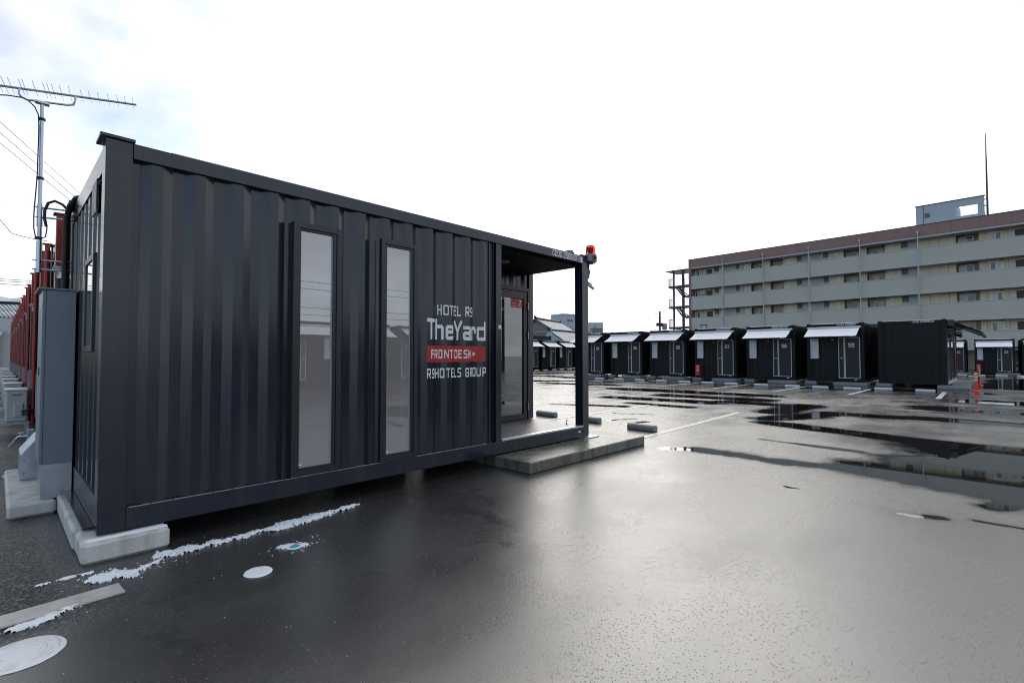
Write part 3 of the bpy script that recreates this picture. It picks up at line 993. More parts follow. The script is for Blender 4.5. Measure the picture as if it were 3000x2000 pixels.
# beacon, loudspeaker, camera at the porch corner: things fixed to the post
bc = thing('warning_beacon', 'red rotating beacon with grey base on the porch corner post', 'beacon', (6.13, .0, 0))
bc.scale = (.68, .68, 1)
MB().lathe([(.13, 2.955), (.15, 2.965), (.15, 3.06), (.135, 3.085), (.10, 3.09)], (0, 0), 26).build('base', 'beacon_grey', bc, smooth=.6)
MB().lathe([(.118, 3.0915), (.118, 3.13), (.108, 3.20), (.095, 3.222), (.04, 3.23)], (0, 0), 26).build('lens', 'lens', bc, smooth=.7)
MB().lathe([(.03, 3.0915), (.05, 3.12), (.065, 3.16), (.05, 3.195), (.02, 3.2)], (0, 0), 14).build('reflector', 'redpaint', bc, smooth=.8)
MB().box(-.10, -.152, 2.985, .02, -.142, 3.055).tube([(-.02, -.175, 3.02), (-.02, -.152, 3.02)], .03, 12).build('sound_grille', 'steel', bc)
MB().box(-.10, -.04, 2.925, .06, .04, 2.954).box(-.098, -.03, 2.86, -.088, .03, 2.9245).build('bracket', 'steel', bc)
for k in range(5):
    MB().tube([(.02 + .09 * math.cos(k * 1.25), .09 * math.sin(k * 1.25), 2.925), (.02 + .09 * math.cos(k * 1.25), .09 * math.sin(k * 1.25), 2.955)], .008, 6).build('bolt', 'steel', bc)
sp = thing('horn_speaker', 'small dark grey box speaker below the red beacon', 'speaker', (6.058, .06, 0))
sp.scale = (.75, .75, 1)
MB().prism([(0.0, 2.70), (.0, 2.87), (.05, 2.90), (.115, 2.82), (.115, 2.775), (.09, 2.76), (.09, 2.70)], -.05, .05, 'y').xf(Matrix.Translation((.012, 0, 0))).build('body', 'steel', sp, bevel=.005)
MB().box(.0005, -.03, 2.72, .011, .03, 2.86).build('mount_plate', 'black', sp)
sc = thing('security_camera', 'grey bullet camera angled down on the porch post', 'camera', (6.058, .06, .75))
sc.scale = (.72, .72, .71)
MB().tube([(.10, 0, 2.615), (.30, -.02, 2.535)], [.034, .036], 14).build('body', 'galv', sc, smooth=.6)
MB().box(.09, -.04, 2.652, .25, .03, 2.657).xf(Matrix.Translation((.0, 0, 1.02)) @ Matrix.Rotation(0, 4, 'Y') @ Matrix.Translation((0, 0, -1.02))).xf(Matrix.Translation((.1, 0, 2.65)) @ Matrix.Rotation(math.radians(21), 4, 'Y') @ Matrix.Translation((-.1, 0, -2.65))).build('sun_shield', 'silver', sc)
MB().box(.0005, -.025, 2.57, .012, .025, 2.68).tube([(.012, 0, 2.62), (.1, 0, 2.61)], .012, 8).build('bracket', 'steel', sc)
MB().tube([(.02, .02, 2.70), (.035, .0, 2.66), (.03, -.01, 2.60), (.06, 0, 2.60)], .006, 6).build('cable', 'black', sc)
rw_ = thing('roof_bracket', 'rusty brown bracket lying on the roof rail beside the beacon', 'bracket', (5.72, .12, 3.0285))
MB().prism([(0, 0), (.0, .05), (.08, .075), (.16, .075), (.22, .02), (.26, 0)], -.04, .04, 'y').xf(Matrix.Translation((-.12, 0, 0))).build('plate', 'brownbldg', rw_)

# ------------------------------------------------------------------ concrete under and beside the front desk
def chamfer_box(name, mat, x0, y0, z0, x1, y1, z1, ch=.02, label=None, cat='concrete block', group=None):
    o = MB().box(x0, y0, z0, x1, y1, z1).build(name, mat, bevel=ch)
    o.modifiers['bevel'].segments = 1
    if label:
        tag(o, label, cat, group)
    return o


chamfer_box('concrete_footing', 'concrete', -.092, -.125, 0, .415, .28, .150, .022, 'pale stained concrete footing with snow under the near container corner')
chamfer_box('concrete_kerb', 'concrete', -.105, .285, 0, .10, 2.1, .150, .02, 'long concrete kerb under the container end wall', 'kerb')
chamfer_box('porch_step', 'wetconc', 3.97, -.60, 0, 6.76, 1.6, .142, .012, 'wet concrete step slab in front of the porch', 'step')
MB().box(5.80, -.10, .1425, 6.2, .28, .157).build('base_plate', 'galv', fd)
chamfer_box('equipment_slab', 'concrete', -.43, 1.60, 0, -.112, 3.6, .125, .02, 'wet concrete slab carrying the tall grey cabinet', 'slab')
chamfer_box('concrete_footing', 'concrete', 2.9, 1.0, 0, 3.3, 2.3, .157, .02, 'concrete footing hidden under the middle of the front desk container')

# snow ridge resting on the near footing
def snow_mesh(name, pts, label, thick=.05, step=.012, width=.12, seed=0., ragged=1.0, z0=0.0):
    """ragged heap of snow along a polyline on the ground"""
    mb = MB()
    xs_ = [p[0] for p in pts]
    ys_ = [p[1] for p in pts]
    xa, xb, ya, yb = min(xs_) - width * 2, max(xs_) + width * 2, min(ys_) - width * 2, max(ys_) + width * 2
    nx, ny = int((xb - xa) / step) + 1, int((yb - ya) / step) + 1
    X, Y = np.meshgrid(xa + np.arange(nx) * step, ya + np.arange(ny) * step)
    best = np.full(X.shape, -9.)
    for (p, q_) in zip(pts, pts[1:]):
        dx, dy = q_[0] - p[0], q_[1] - p[1]
        t = np.clip(((X - p[0]) * dx + (Y - p[1]) * dy) / (dx * dx + dy * dy), 0, 1)
        ww = p[2] + (q_[2] - p[2]) * t
        best = np.maximum(best, 1 - np.hypot(X - p[0] - t * dx, Y - p[1] - t * dy) / np.maximum(ww, 1e-3))
    H = np.full(X.shape, -1.)
    it = np.argwhere(best > -1.2)
    for j, i in it:
        n = noise.fractal((X[j, i] * 11 + seed, Y[j, i] * 11, seed), .7, 2.1, 5) * .8 + noise.noise((X[j, i] * 38, Y[j, i] * 38, seed)) * .55 + noise.noise((X[j, i] * 85, Y[j, i] * 85, seed)) * .4
        H[j, i] = best[j, i] * 1.0 + n * ragged - .12
    vid = {}
    for j in range(ny - 1):
        for i in range(nx - 1):
            c4 = ((j, i), (j, i + 1), (j + 1, i + 1), (j + 1, i))
            if max(H[c] for c in c4) > 0 and min(H[c] for c in c4) > -.25:
                fidx = []
                for c in c4:
                    if c not in vid:
                        vid[c] = len(mb.v)
                        mb.v.append((X[c], Y[c], z0 + (min(thick, max(0, H[c]) ** .6 * thick) if H[c] > 0 else 0) + (0.002 if H[c] > 0 else -.004)))
                    fidx.append(vid[c])
                mb.f.append(tuple(fidx))
    o = mb.build(name, 'snow', smooth=3.1)
    return tag(o, label, 'snow', None, 'stuff')


snow_mesh('snow', [(.37, -.27, .085), (.52, -.285, .065), (.72, -.295, .035), (.95, -.30, .045), (1.2, -.28, .085), (1.42, -.26, .08), (1.65, -.225, .055), (1.95, -.19, .015)], 'ragged white strip of snow melting beside the container', .022, .009, .09, 1.)
snow_mesh('snow', [(-.04, -.42, .06), (.05, -.44, .085), (.13, -.48, .07), (.2, -.44, .035), (.32, -.38, .015)], 'broken patch of snow below the near footing', .02, .008, .08, 5., 1.15)
snow_mesh('snow', [(-.43, -.88, .03), (-.34, -.86, .05), (-.25, -.80, .03), (-.14, -.78, .01)], 'thin snow along the far edge of the paving strip', .015, .008, .07, 9., 1.2)
snow_mesh('snow', [(-.30, -.28, .02), (-.18, -.26, .03), (-.06, -.27, .02)], 'faint dusting of snow on the gravel beside the kerb', .008, .008, .07, 13., 1.3)
snow_mesh('snow', [(-.62, -.22, .03), (-.5, -.24, .02)], 'small scrap of snow at the left edge of the gravel', .01, .008, .06, 17., 1.2)
snow_mesh('snow', [(-.055, -.075, .022), (.1, -.078, .02), (.22, -.062, .04), (.37, -.055, .045)], 'thick lip of snow lying on top of the pale footing', .014, .006, .07, 21., .12, .150)
snow_mesh('snow', [(.98, -.72, .03), (1.05, -.77, .05), (1.12, -.82, .04)], 'crust of snow around the small blue drain lid', .012, .007, .06, 25., 1.1)
snow_mesh('snow', [(-.40, 3.9, .06), (-.2, 4.2, .05)], 'patch of old snow on the ground beyond the equipment slab', .01, .02, .1, 29., 1.)

# loose flecks of snow round the strips
fk = MB()
rnd = random.Random(3)


def fleck(x, y, r_):
    n0 = len(fk.v)
    k = 6
    a0 = rnd.random() * 6
    for i in range(k):
        a_ = a0 + 2 * PI * i / k
        q_ = r_ * rnd.uniform(.6, 1.2)
        fk.v.append((x + q_ * math.cos(a_), y + q_ * math.sin(a_), .0015))
    fk.v.append((x, y, .002 + r_ * .5))
    fk.f.extend((n0 + i, n0 + (i + 1) % k, n0 + k) for i in range(k))


for i in range(110):
    t_ = rnd.random()
    x = .3 + 1.75 * t_
    fleck(x, -.27 + .04 * t_ + rnd.gauss(0, .07), rnd.uniform(.002, .007))
for i in range(70):
    fleck(rnd.gauss(.12, .17), rnd.gauss(-.45, .07), rnd.uniform(.002, .008))
for i in range(60):
    fleck(rnd.gauss(-.3, .14), rnd.gauss(-.83, .06), rnd.uniform(.002, .007))
for i in range(50):
    fleck(rnd.gauss(1.06, .11), rnd.gauss(-.78, .07), rnd.uniform(.003, .009))
for i in range(60):
    fleck(rnd.uniform(-.3, 3.4), rnd.uniform(-2.6, -.1), rnd.uniform(.002, .004))
tag(fk.build('snow_flecks', 'snow'), 'tiny flecks of snow scattered on the dark asphalt', 'snow', None, 'stuff')

# covers in the asphalt
def disc(name, cx, cy, rad, label, cat, mat='snow', hub=None, rings=False, rag=.04):
    t = thing(name, label, cat, (cx, cy, 0))
    mb = MB()
    seg = 48
    prof = [(rad, .002), (rad * .96, .0065), (rad * .7, .008), (rad * .3, .0085)]
    n0 = 0
    for rr, z in prof:
        for k in range(seg):
            a_ = 2 * PI * k / seg
            r_ = rr * (1 + rag * noise.noise((math.cos(a_) * 3 + cx, math.sin(a_) * 3, rr * 5)))
            mb.v.append((r_ * math.cos(a_), r_ * math.sin(a_), z + .002 * noise.noise((r_ * math.cos(a_) * 30, r_ * math.sin(a_) * 30, cx))))
    for i in range(len(prof) - 1):
        for k in range(seg):
            k2 = (k + 1) % seg
            mb.f.append((i * seg + k, i * seg + k2, (i + 1) * seg + k2, (i + 1) * seg + k))
    mb.f.append(tuple((len(prof) - 1) * seg + k for k in range(seg)))
    mb.build('lid', mat, t, smooth=3.1)
    if rings:
        rg = MB()
        for q_ in range(1, 7):
            rr = rad * q_ / 7
            for k in range(seg):
                if noise.noise((k * .3, q_ * 2.1, cx)) < -.12:
                    continue
                a0, a1 = 2 * PI * k / seg, 2 * PI * (k + 1) / seg
                rg.q((rr * math.cos(a0), rr * math.sin(a0), .0115), (rr * math.cos(a1), rr * math.sin(a1), .0115),
                     (rr * .975 * math.cos(a1), rr * .975 * math.sin(a1), .0115), (rr * .975 * math.cos(a0), rr * .975 * math.sin(a0), .0115))
        rg.build('ring_groove', 'aptpale', t)
    if hub:
        MB().lathe([(hub[0], .0095), (hub[0] * .9, .012)], (.0, -.012), 20).build('centre_plate', hub[1], t)
    return t


M['lidblue'] = pbr('blue_plastic', (.10, .42, .62), .4, var=.3, vs=40)
disc('manhole_cover', -.405, -1.205, .165, 'large round white manhole cover with ring pattern', 'manhole cover', 'reflw', None, True, .01)
disc('drain_lid', .714, -1.07, .088, 'plain round snow covered drain lid on the dark asphalt', 'drain lid', 'snow')
disc('drain_lid', 1.06, -.80, .058, 'small round drain lid with light blue centre', 'drain lid', 'snow', (.038, 'lidblue'), False, .10)
st = MB().box(-1.2, -.085, .0, .52, .085, .012).build('paving_strip', 'yellowed', bevel=.003)
st.location = (-.47, -.735, .001)
st.rotation_euler = (0, 0, .06)
tag(st, 'worn pale concrete strip set in the asphalt', 'paving strip')

# ------------------------------------------------------------------ equipment at the left end
cb = thing('electrical_cabinet', 'tall blue grey electrical cabinet on a galvanised base at the container end', 'cabinet', (0, 0, 0))
MB().box(-.212, 1.66, .44, -.003, 2.25, 2.05).build('body', 'cabinet', cb, bevel=.004)
MB().box(-.236, 1.655, .445, -.213, 2.255, 2.045).build('door', 'cabinet', cb, bevel=.003)
MB().box(-.268, 1.645, 2.051, -.001, 2.28, 2.068).build('roof_plate', 'cabinet', cb, bevel=.003)
MB().box(-.216, 1.665, .126, -.003, 2.24, .4395).build('base_box', 'galv', cb, bevel=.003)
MB().box(-.243, 1.9, 1.25, -.2365, 1.93, 1.33).build('handle', 'steel', cb)
MB().box(-.242, 1.70, 1.88, -.2365, 1.80, 1.93).build('label_plate', 'white', cb)
du = thing('duct_cover', 'galvanised sloping duct cover standing behind the grey cabinet', 'duct cover', (0, 0, 0))
MB().prism([(-.325, .126), (-.325, .39), (-.2, .56), (-.09, .60), (-.09, .126)], 2.78, 3.35, 'y').build('body', 'galv', du, bevel=.004)
for (yy, zz) in ((2.776, .2), (2.776, .33)):
    MB().tube([(-.295, yy, zz), (-.295, yy + .01, zz)], .007, 8).build('screw', 'steel', du)
tp = thing('water_tap_post', 'pale blue water post with chrome tap and short hose', 'tap', (-.215, 3.72, 0))
MB().box(-.035, -.035, .126, .035, .035, .56).build('post', 'bluegrey', tp, bevel=.012)
MB().tube([(-.035, 0, .48), (-.11, 0, .48), (-.125, 0, .46)], .011, 8).tube([(-.085, 0, .48), (-.085, 0, .52)], .008, 6).box(-.115, -.006, .518, -.06, .006, .526).build('tap', 'alu', tp, smooth=.6)
MB().tube([(-.125, 0, .46), (-.15, 0, .41), (-.185, 0, .37)], .014, 8).build('hose', 'bluegrey', tp, smooth=.6)

# antenna and mast
ant = thing('antenna_mast', 'galvanised mast with a long aerial clamped to the container end', 'antenna', (0, 0, 0))
mz = 2.46
MB().tube([(-.237, mz, 2.30), (-.240, mz, 3.2), (-.243, mz, 4.09)], .019, 14).build('mast', 'galv', ant, smooth=.6)
MB().tube([(-.237, mz, 2.30), (-.2385, mz, 2.62)], .025, 14).build('mast_sleeve', 'galv', ant, smooth=.6)
MB().tube([(-.2395, mz, 2.78), (-.2398, mz, 3.0)], .025, 14).build('mast_sleeve', 'galv', ant, smooth=.6)
for zz in (2.33, 2.425, 2.875, 2.975):
    br_ = MB().tube([(-.24, mz, zz), (.02, mz - .05, zz + .004)], .009, 8)
    br_.tube([(-.262, mz - .03, zz), (-.262, mz + .03, zz)], .005, 6).tube([(-.29, mz, zz), (-.262, mz, zz)], .004, 6)
    br_.build('wall_bracket', 'galv', ant, smooth=.6)
MB().tube([(-.95, mz + .02, 4.045), (.538, mz - .02, 4.343)][0:1] + [(-.552, mz, 4.135), (.0, mz, 4.243), (.538, mz, 4.348)], .012, 8).build('boom', 'galv', ant, smooth=.6)


def boom_z(x):
    return 4.135 + (x + .552) / 1.09 * .213


xs_el = [-.93, -.86, -.80, -.72, -.66, -.60, -.56, -.52, -.475, -.40, -.375, -.30, -.225, -.195, -.16, -.10, -.03, .065, .13, .205, .29, .37, .44, .51]
for i, xe in enumerate(xs_el):
    ln = .15 if i > 16 else .19
    MB().tube([(xe - .03, mz - ln, boom_z(xe) + .014), (xe + .03, mz + ln, boom_z(xe) + .014)], .003, 6).build('element', 'alu', ant)
path = [(-.415, mz - .014, boom_z(-.415) - .01), (-.417, mz - .014, 4.10), (-.40, mz - .014, 4.075), (-.36, mz - .014, 4.06), (-.24, mz - .014, 4.082), (-.06, mz - .014, 4.117), (-.005, mz - .014, 4.14), (.012, mz - .014, 4.19), (.012, mz - .014, boom_z(.012) - .01)]
MB().tube(path, .011, 8).build('support_arm', 'galv', ant, smooth=.8)
MB().box(-.30, mz - .035, 4.062, -.19, mz + .035, 4.082).tube([(-.28, mz - .05, 4.07), (-.28, mz + .05, 4.07)], .004, 6).tube([(-.20, mz - .05, 4.085), (-.20, mz + .05, 4.085)], .004, 6).build('clamp', 'alu', ant)
cpath = [(-.75, mz - .02, 4.0), (-.6, mz - .02, 4.015), (-.5, mz - .02, 4.05), (-.40, mz - .03, 4.062), (-.35, mz - .03, 4.05), (-.30, mz - .03, 4.0), (-.272, mz - .02, 3.93), (-.266, mz - .02, 3.8), (-.268, mz - .02, 3.3), (-.285, mz - .02, 2.9), (-.283, mz - .02, 2.75), (-.27, mz - .02, 2.67), (-.24, mz - .03, 2.645), (-.195, mz - .03, 2.67), (-.185, mz - .03, 2.75), (-.19, mz - .03, 2.84)]
MB().tube(cpath, .006, 6).build('coax_cable', 'black', ant, smooth=.8)
for zz in (3.9, 3.28, 2.655):
    MB().tube([(-.245, mz, zz - .012), (-.245, mz, zz + .012)], .031, 10).build('cable_tie', 'black', ant)
MB().tube([(-.19, mz - .03, 2.78), (-.205, mz - .03, 2.86), (-.205, mz - .03, 2.95), (-.18, mz - .03, 3.03), (-.13, mz - .04, 3.06), (-.07, mz - .06, 3.03), (-.035, mz - .08, 2.98), (-.04, mz - .1, 2.88)], .013, 8).build('conduit', 'black', ant, smooth=.8)

# ------------------------------------------------------------------ guest room containers
WD, LN = 2.438, 6.058


def room_base():
    """facing -y; left front corner at the origin"""
    t = thing('guest_room_container', 'black guest room container', 'container')
    fr = {}
    for (x0, y0) in ((0, 0), (WD - .15, 0), (0, LN - .15), (WD - .15, LN - .15)):
        MB().box(x0, y0, B, x0 + .15, y0 + .15, TOP).build('corner_post', 'roompaint', t)
    MB().box(.151, .01, 2.91, WD - .151, .09, 3.03).build('top_rail', 'roompaint', t)
    MB().box(.151, .01, B, WD - .151, .09, .33).build('bottom_rail', 'roompaint', t)
    for x0 in (.01, WD - .08):
        MB().box(x0, .151, 2.93, x0 + .07, LN - .151, 3.03).build('top_rail', 'roompaint', t)
        MB().box(x0, .151, B, x0 + .07, LN - .151, .32).build('bottom_rail', 'roompaint', t)
    fp = MB()
    corr(fp, .151, WD - .151, .33, 2.91, .025, .1)
    fp.build('front_panel', 'roompaint', t)
    for sgn in (0, 1):
        sp_ = MB()
        corr(sp_, .151, LN - .151, .32, 2.93, .02, .1)
        if sgn == 0:
            sp_.xf(Matrix(((0, 1, 0, 0), (1, 0, 0, 0), (0, 0, 1, 0), (0, 0, 0, 1))))
        else:
            sp_.xf(Matrix(((0, -1, 0, WD), (1, 0, 0, 0), (0, 0, 1, 0), (0, 0, 0, 1))))
        sp_.build('side_panel', 'roompaint', t)
    bp_ = MB()
    corr(bp_, .151, WD - .151, B, 3.0, -.06, .1)
    bp_.xf(Matrix.Translation((0, LN, 0)))
    bp_.build('rear_panel', 'roompaint', t)
    MB().box(.05, .05, 2.96, WD - .05, LN - .05, 3.015).build('roof', 'roompaint', t)
    MB().box(.07, .1, B + .02, WD - .07, LN - .1, .30).build('floor', 'black', t)
    # door: silver frame, narrow panel, leaf
    dx0, dx1, dz0, dz1 = 1.38, 2.27, .335, 2.335
    fw = .028
    yf = -.012
    d = MB().box(dx0, yf, dz0, dx0 + fw, .04, dz1).box(dx1 - fw, yf, dz0, dx1, .04, dz1).box(dx0 + fw, yf, dz1 - fw, dx1 - fw, .04, dz1).box(dx0 + fw, yf, dz0, dx1 - fw, .04, dz0 + fw).build('door', 'silver', t)
    MB().box(dx0 + fw, .0, dz0 + fw, dx0 + .22, .03, dz1 - fw).build('side_leaf', 'leaf', d)
    MB().box(dx0 + .29, .0, dz0 + fw, dx1 - fw, .03, dz1 - fw).build('door_leaf', 'leaf', d)
    MB().box(dx0 + .221, -.01, dz0 + fw, dx0 + .243, .03, dz1 - fw).box(dx0 + .244, .012, dz0 + fw, dx0 + .266, .03, dz1 - fw).box(dx0 + .267, -.01, dz0 + fw, dx0 + .289, .03, dz1 - fw).build('pull_rail', 'silver', d)
    MB().box(dx0 + .07, -.05, 1.30, dx0 + .20, -.035, 1.33).box(dx0 + .08, -.035, 1.30, dx0 + .10, .0, 1.33).build('handle', 'alu', d)
    MB().box(dx0 + .075, -.012, 1.42, dx0 + .105, -.0005, 1.5).build('lock', 'black', d)
    # window
    wx0, wx1, wz0, wz1 = .17, .53, 1.30, 2.30
    fw = .025
    w = MB().box(wx0, -.03, wz0, wx0 + fw, .06, wz1).box(wx1 - fw, -.03, wz0, wx1, .06, wz1).box(wx0 + fw, -.03, wz1 - fw, wx1 - fw, .06, wz1).box(wx0 + fw, -.03, wz0, wx1 - fw, .06, wz0 + fw).build('window', 'silver', t)
    MB().box(wx0 + fw, -.005, wz0 + fw, wx1 - fw, .01, wz1 - fw).build('pane', 'panelw', w)
    pr_ = MB().box(wx0 + .07, -.0065, wz1 - .12, wx1 - .09, -.0052, wz1 - .085)
    for k in range(6):
        pr_.box(wx0 + .06, -.0065, 2.02 - k * .045, wx0 + .06 + .05 + .03 * (k % 3), -.0052, 2.028 - k * .045)
    pr_.box(wx0 + .05, -.0065, 1.775, wx1 - .06, -.0052, 1.782)
    pr_.build('faint_print', 'cabinet', w)
    # awning
    aw = MB().box(.05, -.10, 2.79, WD - .10, .008, 2.885).build('awning_cassette', 'silver', t, bevel=.02)
    n = 12
    fb = MB()
    for i in range(n):
        x0 = .10 + (WD - .26) * i / n
        x1 = .10 + (WD - .26) * (i + 1) / n
        ds0 = .012 * math.sin(i * 1.3)
        ds1 = .012 * math.sin((i + 1) * 1.3)
        ym, zm = -.52, 2.58
        fb.q((x0, -.11, 2.785), (x0, ym, zm - .015 + ds0), (x1, ym, zm - .015 + ds1), (x1, -.11, 2.785))
        fb.q((x0, ym, zm - .015 + ds0), (x0, -.93, 2.385), (x1, -.93, 2.385), (x1, ym, zm - .015 + ds1))
    fa = fb.build('awning_fabric', 'fabric', t, smooth=3.1)
    MB().box(.09, -.965, 2.345, WD - .15, -.931, 2.383).build('awning_front_bar', 'frame', t)
    for x0 in (.35, WD - .45):
        MB().tube([(x0, -.05, 2.775), (x0 + .25, -.5, 2.535), (x0 - .05, -.93, 2.35)], .016, 6).build('awning_arm', 'frame', t)
    MB().box(WD - .42, -.967, 2.352, WD - .24, -.9655, 2.372).build('brand_tag', 'white', t)
    MB().box(1.08, -.06, 2.20, 1.2, .02, 2.27).build('outside_lamp', 'stop', t)
    MB().box(2.02, .0075, .26, 2.14, .0095, .285).build('small_plate', 'white', t)
    return t


def room_number(t, num):
    d = [c_ for c_ in t.children if c_.name.startswith('door')][0]
    text_mb(num, 1.80, 1.86, .24, .20, .2, -.004, 20, .2).build('number', 'white', d)


def rail_text(t, s):
    text_mb(s, 1.32, 2.93, .80, .072, .17, .006, 14, .2).build('lettering', 'white', t)


proto = room_base()
ROOMS = []


def put_room(num, x, y, rz, label, first=[True], text=None, scale=1., z=0., group=None):
    if first[0]:
        t = proto
        first[0] = False
    else:
        t = copy_tree(BASE[0])
    t.location = (x, y, z)
    t.rotation_euler = (0, 0, rz)
    t.scale = (scale,) * 3
    tag(t, label, 'container', group or 'guest room containers')
    ROOMS.append((t, num, text))
    return t


BASE = [proto]
TH = .0262
RZ = -PI / 2 - TH
uy = Vector((math.sin(TH), math.cos(TH), 0))
OR = Vector((28.267, -.506, 0))
row = {}
lab = {59: 'black container with door number 59 and pale window, right end of its row', 58: 'black container numbered 58 under a pale sloping awning', 57: 'black container numbered 57 with the red extinguisher box',
       56: 'black container numbered 56 with white outlined door', 55: 'black container numbered 55 beyond container 56', 54: 'black container numbered 54 right behind the porch post'}
for k, nmb in enumerate((59, 58, 57, 56, 55, 54)):
    p = OR + uy * (2.99 * k + WD)
    row[nmb] = (put_room(str(nmb), p.x, p.y, RZ, lab[nmb], text='CODQ 2506%02d' % (97 - k)), p)
for k, nmb in enumerate((47, 48, 49, 50)):
    put_room(str(nmb), 35.36 + 2.87 * k, 28.2, 0, ('black back row container beside the porch door, with only its door and awning visible', 'black container at the back in the middle of the porch gap', 'black container at the back next to the porch post', 'black container at the back hidden behind the porch post')[k])
for nmb, yl, lb in ((32, -3.71 + 2.25, 'black container numbered 32 half hidden behind the dark equipment container'), (33, -6.43 + 2.25, 'black container numbered 33 with white awning near the right edge'), (34, -9.05 + 2.25, 'black container cut off by the right edge of the photo')):
    put_room(str(nmb), 53, yl, -PI / 2, lb, scale=.925, z=-.085)
for k in range(6):
    put_room(str(9 + k), 22.5 - 2.99 * k, -17.6, PI, 'black container behind the camera, %s of six from the pole' % ('first', 'second', 'third', 'fourth', 'fifth', 'last')[k])
for t, nmb, tx in ROOMS:
    room_number(t, nmb)
    if tx:
        rail_text(t, tx)

# snow left on the roofs
sn = MB()


def roof_snow(t, sc=1.):
    m = Matrix.Translation(t.location) @ Matrix.Rotation(t.rotation_euler.z, 4, 'Z') @ Matrix.Diagonal((t.scale.x,) * 3 + (1,))
    n = 16
    for i in range(n):
        x0, x1 = .2 + 2.03 * i / n, .2 + 2.03 * (i + 1) / n
        h0 = 3.045 + .02 * noise.noise((x0 * 3 + t.location.x, t.location.y, 1))
        h1 = 3.045 + .02 * noise.noise((x1 * 3 + t.location.x, t.location.y, 1))
        pts = [m @ Vector(p) for p in ((x0, .0, 3.032), (x1, .0, 3.032), (x1, .01, h1 + .012), (x0, .01, h0 + .012), (x1, 1.4, h1 + .02), (x0, 1.4, h0 + .02))]
        sn.q(pts[0], pts[1], pts[2], pts[3])
        sn.q(pts[3], pts[2], pts[4], pts[5])


for t, nmb, tx in ROOMS[:13]:
    roof_snow(t)
tag(sn.build('roof_snow', 'snow', smooth=3.1), 'thin snow lying along the front roof edges of the guest rooms', 'snow', None, 'stuff')

# the dark equipment container CODQ 250698, short end to the camera, front to the right
ec = thing('equipment_container', 'black container lettered CODQ 250698 with long dark awning at its right side', 'container', (OR.x - .12 + .0, -3.487, 0), RZ)
# local frame: x from left corner (front view of the short end), y into depth
E0 = Vector((28.1455, -3.4872, 0)) + uy * WD
ec.location = E0
for (x0, y0) in ((0, 0), (WD - .15, 0), (0, LN - .15), (WD - .15, LN - .15)):
    MB().box(x0, y0, B, x0 + .15, y0 + .15, TOP).build('corner_post', 'roompaint', ec)
MB().box(.151, .01, 2.91, WD - .151, .09, 3.03).build('top_rail', 'roompaint', ec)
MB().box(.151, .01, B, WD - .151, .09, .33).build('bottom_rail', 'roompaint', ec)
q_ = MB()
corr(q_, .151, WD - .151, .33, 2.91, .02, .1)
q_.build('end_panel', 'roompaint', ec)
for x0 in (.01, WD - .08):
    MB().box(x0, .151, 2.93, x0 + .07, LN - .151, 3.03).build('top_rail', 'roompaint', ec)
    MB().box(x0, .151, B, x0 + .07, LN - .151, .32).build('bottom_rail', 'roompaint', ec)
q_ = MB()
corr(q_, .151, LN - .151, .32, 2.93, .02, .1)
q_.xf(Matrix(((0, 1, 0, 0), (1, 0, 0, 0), (0, 0, 1, 0), (0, 0, 0, 1))))
q_.build('side_panel', 'roompaint', ec)
MB().box(.05, .05, 2.96, WD - .05, LN - .05, 3.015).build('roof', 'roompaint', ec)
MB().box(.1, LN - .08, B, WD - .1, LN - .02, 2.95).build('rear_panel', 'roompaint', ec)
MB().box(.2, .0, 3.031, WD - .15, .2, 3.06).build('roof_trim', 'snow', ec)
text_mb('CODQ 250698', 1.27, 2.93, .64, .085, .17, .006, 20, .18).build('lettering', 'white', ec)
frame_ring(MB(), 1.95, 2.925, .08, .09, .008, .0062).build('lettering_frame', 'white', ec)
b2 = MB()
for xa, xb, za, zb_ in glyph_rects('2', 1.968, 2.943, .044, .055, .2, 16):
    b2.q((xa, .0062, za), (xb, .0062, za), (xb, .0062, zb_), (xa, .0062, zb_))
b2.build('lettering', 'white', ec)
# front (local +x side): wall with two tall dark doorways between pale posts
XR = WD
MB().box(XR - .10, .151, .32, XR - .03, LN - .151, 2.93).build('front_wall', 'roompaint', ec)
for (ya, yb) in ((.55, 1.75), (2.35, 3.9), (4.1, 5.5)):
    d = MB().box(XR - .029, ya, .33, XR - .005, ya + .06, 2.25).box(XR - .029, yb - .06, .33, XR - .005, yb, 2.25).box(XR - .029, ya + .06, 2.19, XR - .005, yb - .06, 2.25).build('shop_door', 'frame', ec)
    MB().box(XR - .0295, ya + .06, .33, XR - .015, yb - .06, 2.19).build('pane', 'pane', d)
MB().box(XR - .0295, .2, 2.3, XR + .0, 2.2, 2.75).build('fascia', 'greywall', ec)
MB().box(XR - .029, .4, .17, XR + .02, 5.6, .318).build('sill', 'silver', ec)
MB().box(XR - .0, 4.4, .4, XR + .03, 4.9, 2.1).build('red_edge', 'redpaint', ec)
# awning folding out from the front
aw = MB().prism([(XR + .0, 2.76), (XR + .0, 3.03), (XR + .22, 3.02), (XR + .30, 2.90), (XR + .22, 2.72)], .25, 5.8, 'y').build('awning_cassette', 'frame', ec, bevel=.01)
MB().prism([(XR + .22, 2.955), (XR + 1.10, 2.47), (XR + 1.10, 2.44), (XR + .22, 2.915)], .22, 5.8, 'y').build('awning_fabric', 'black', ec)
MB().prism([(XR + 1.05, 2.33), (XR + 1.05, 2.48), (XR + 1.14, 2.46), (XR + 1.15, 2.36)], .2, 5.85, 'y').build('awning_front_bar', 'frame', ec, bevel=.008)
MB().tube([(XR + .22, .3, 2.80), (XR + .75, .42, 2.50), (XR + 1.08, .3, 2.30)], .035, 8).build('awning_arm', 'frame', ec)
MB().tube([(XR + .55, .34, 2.62), (XR + 1.05, .3, 2.38)], .014, 6).build('awning_arm', 'alu', ec)
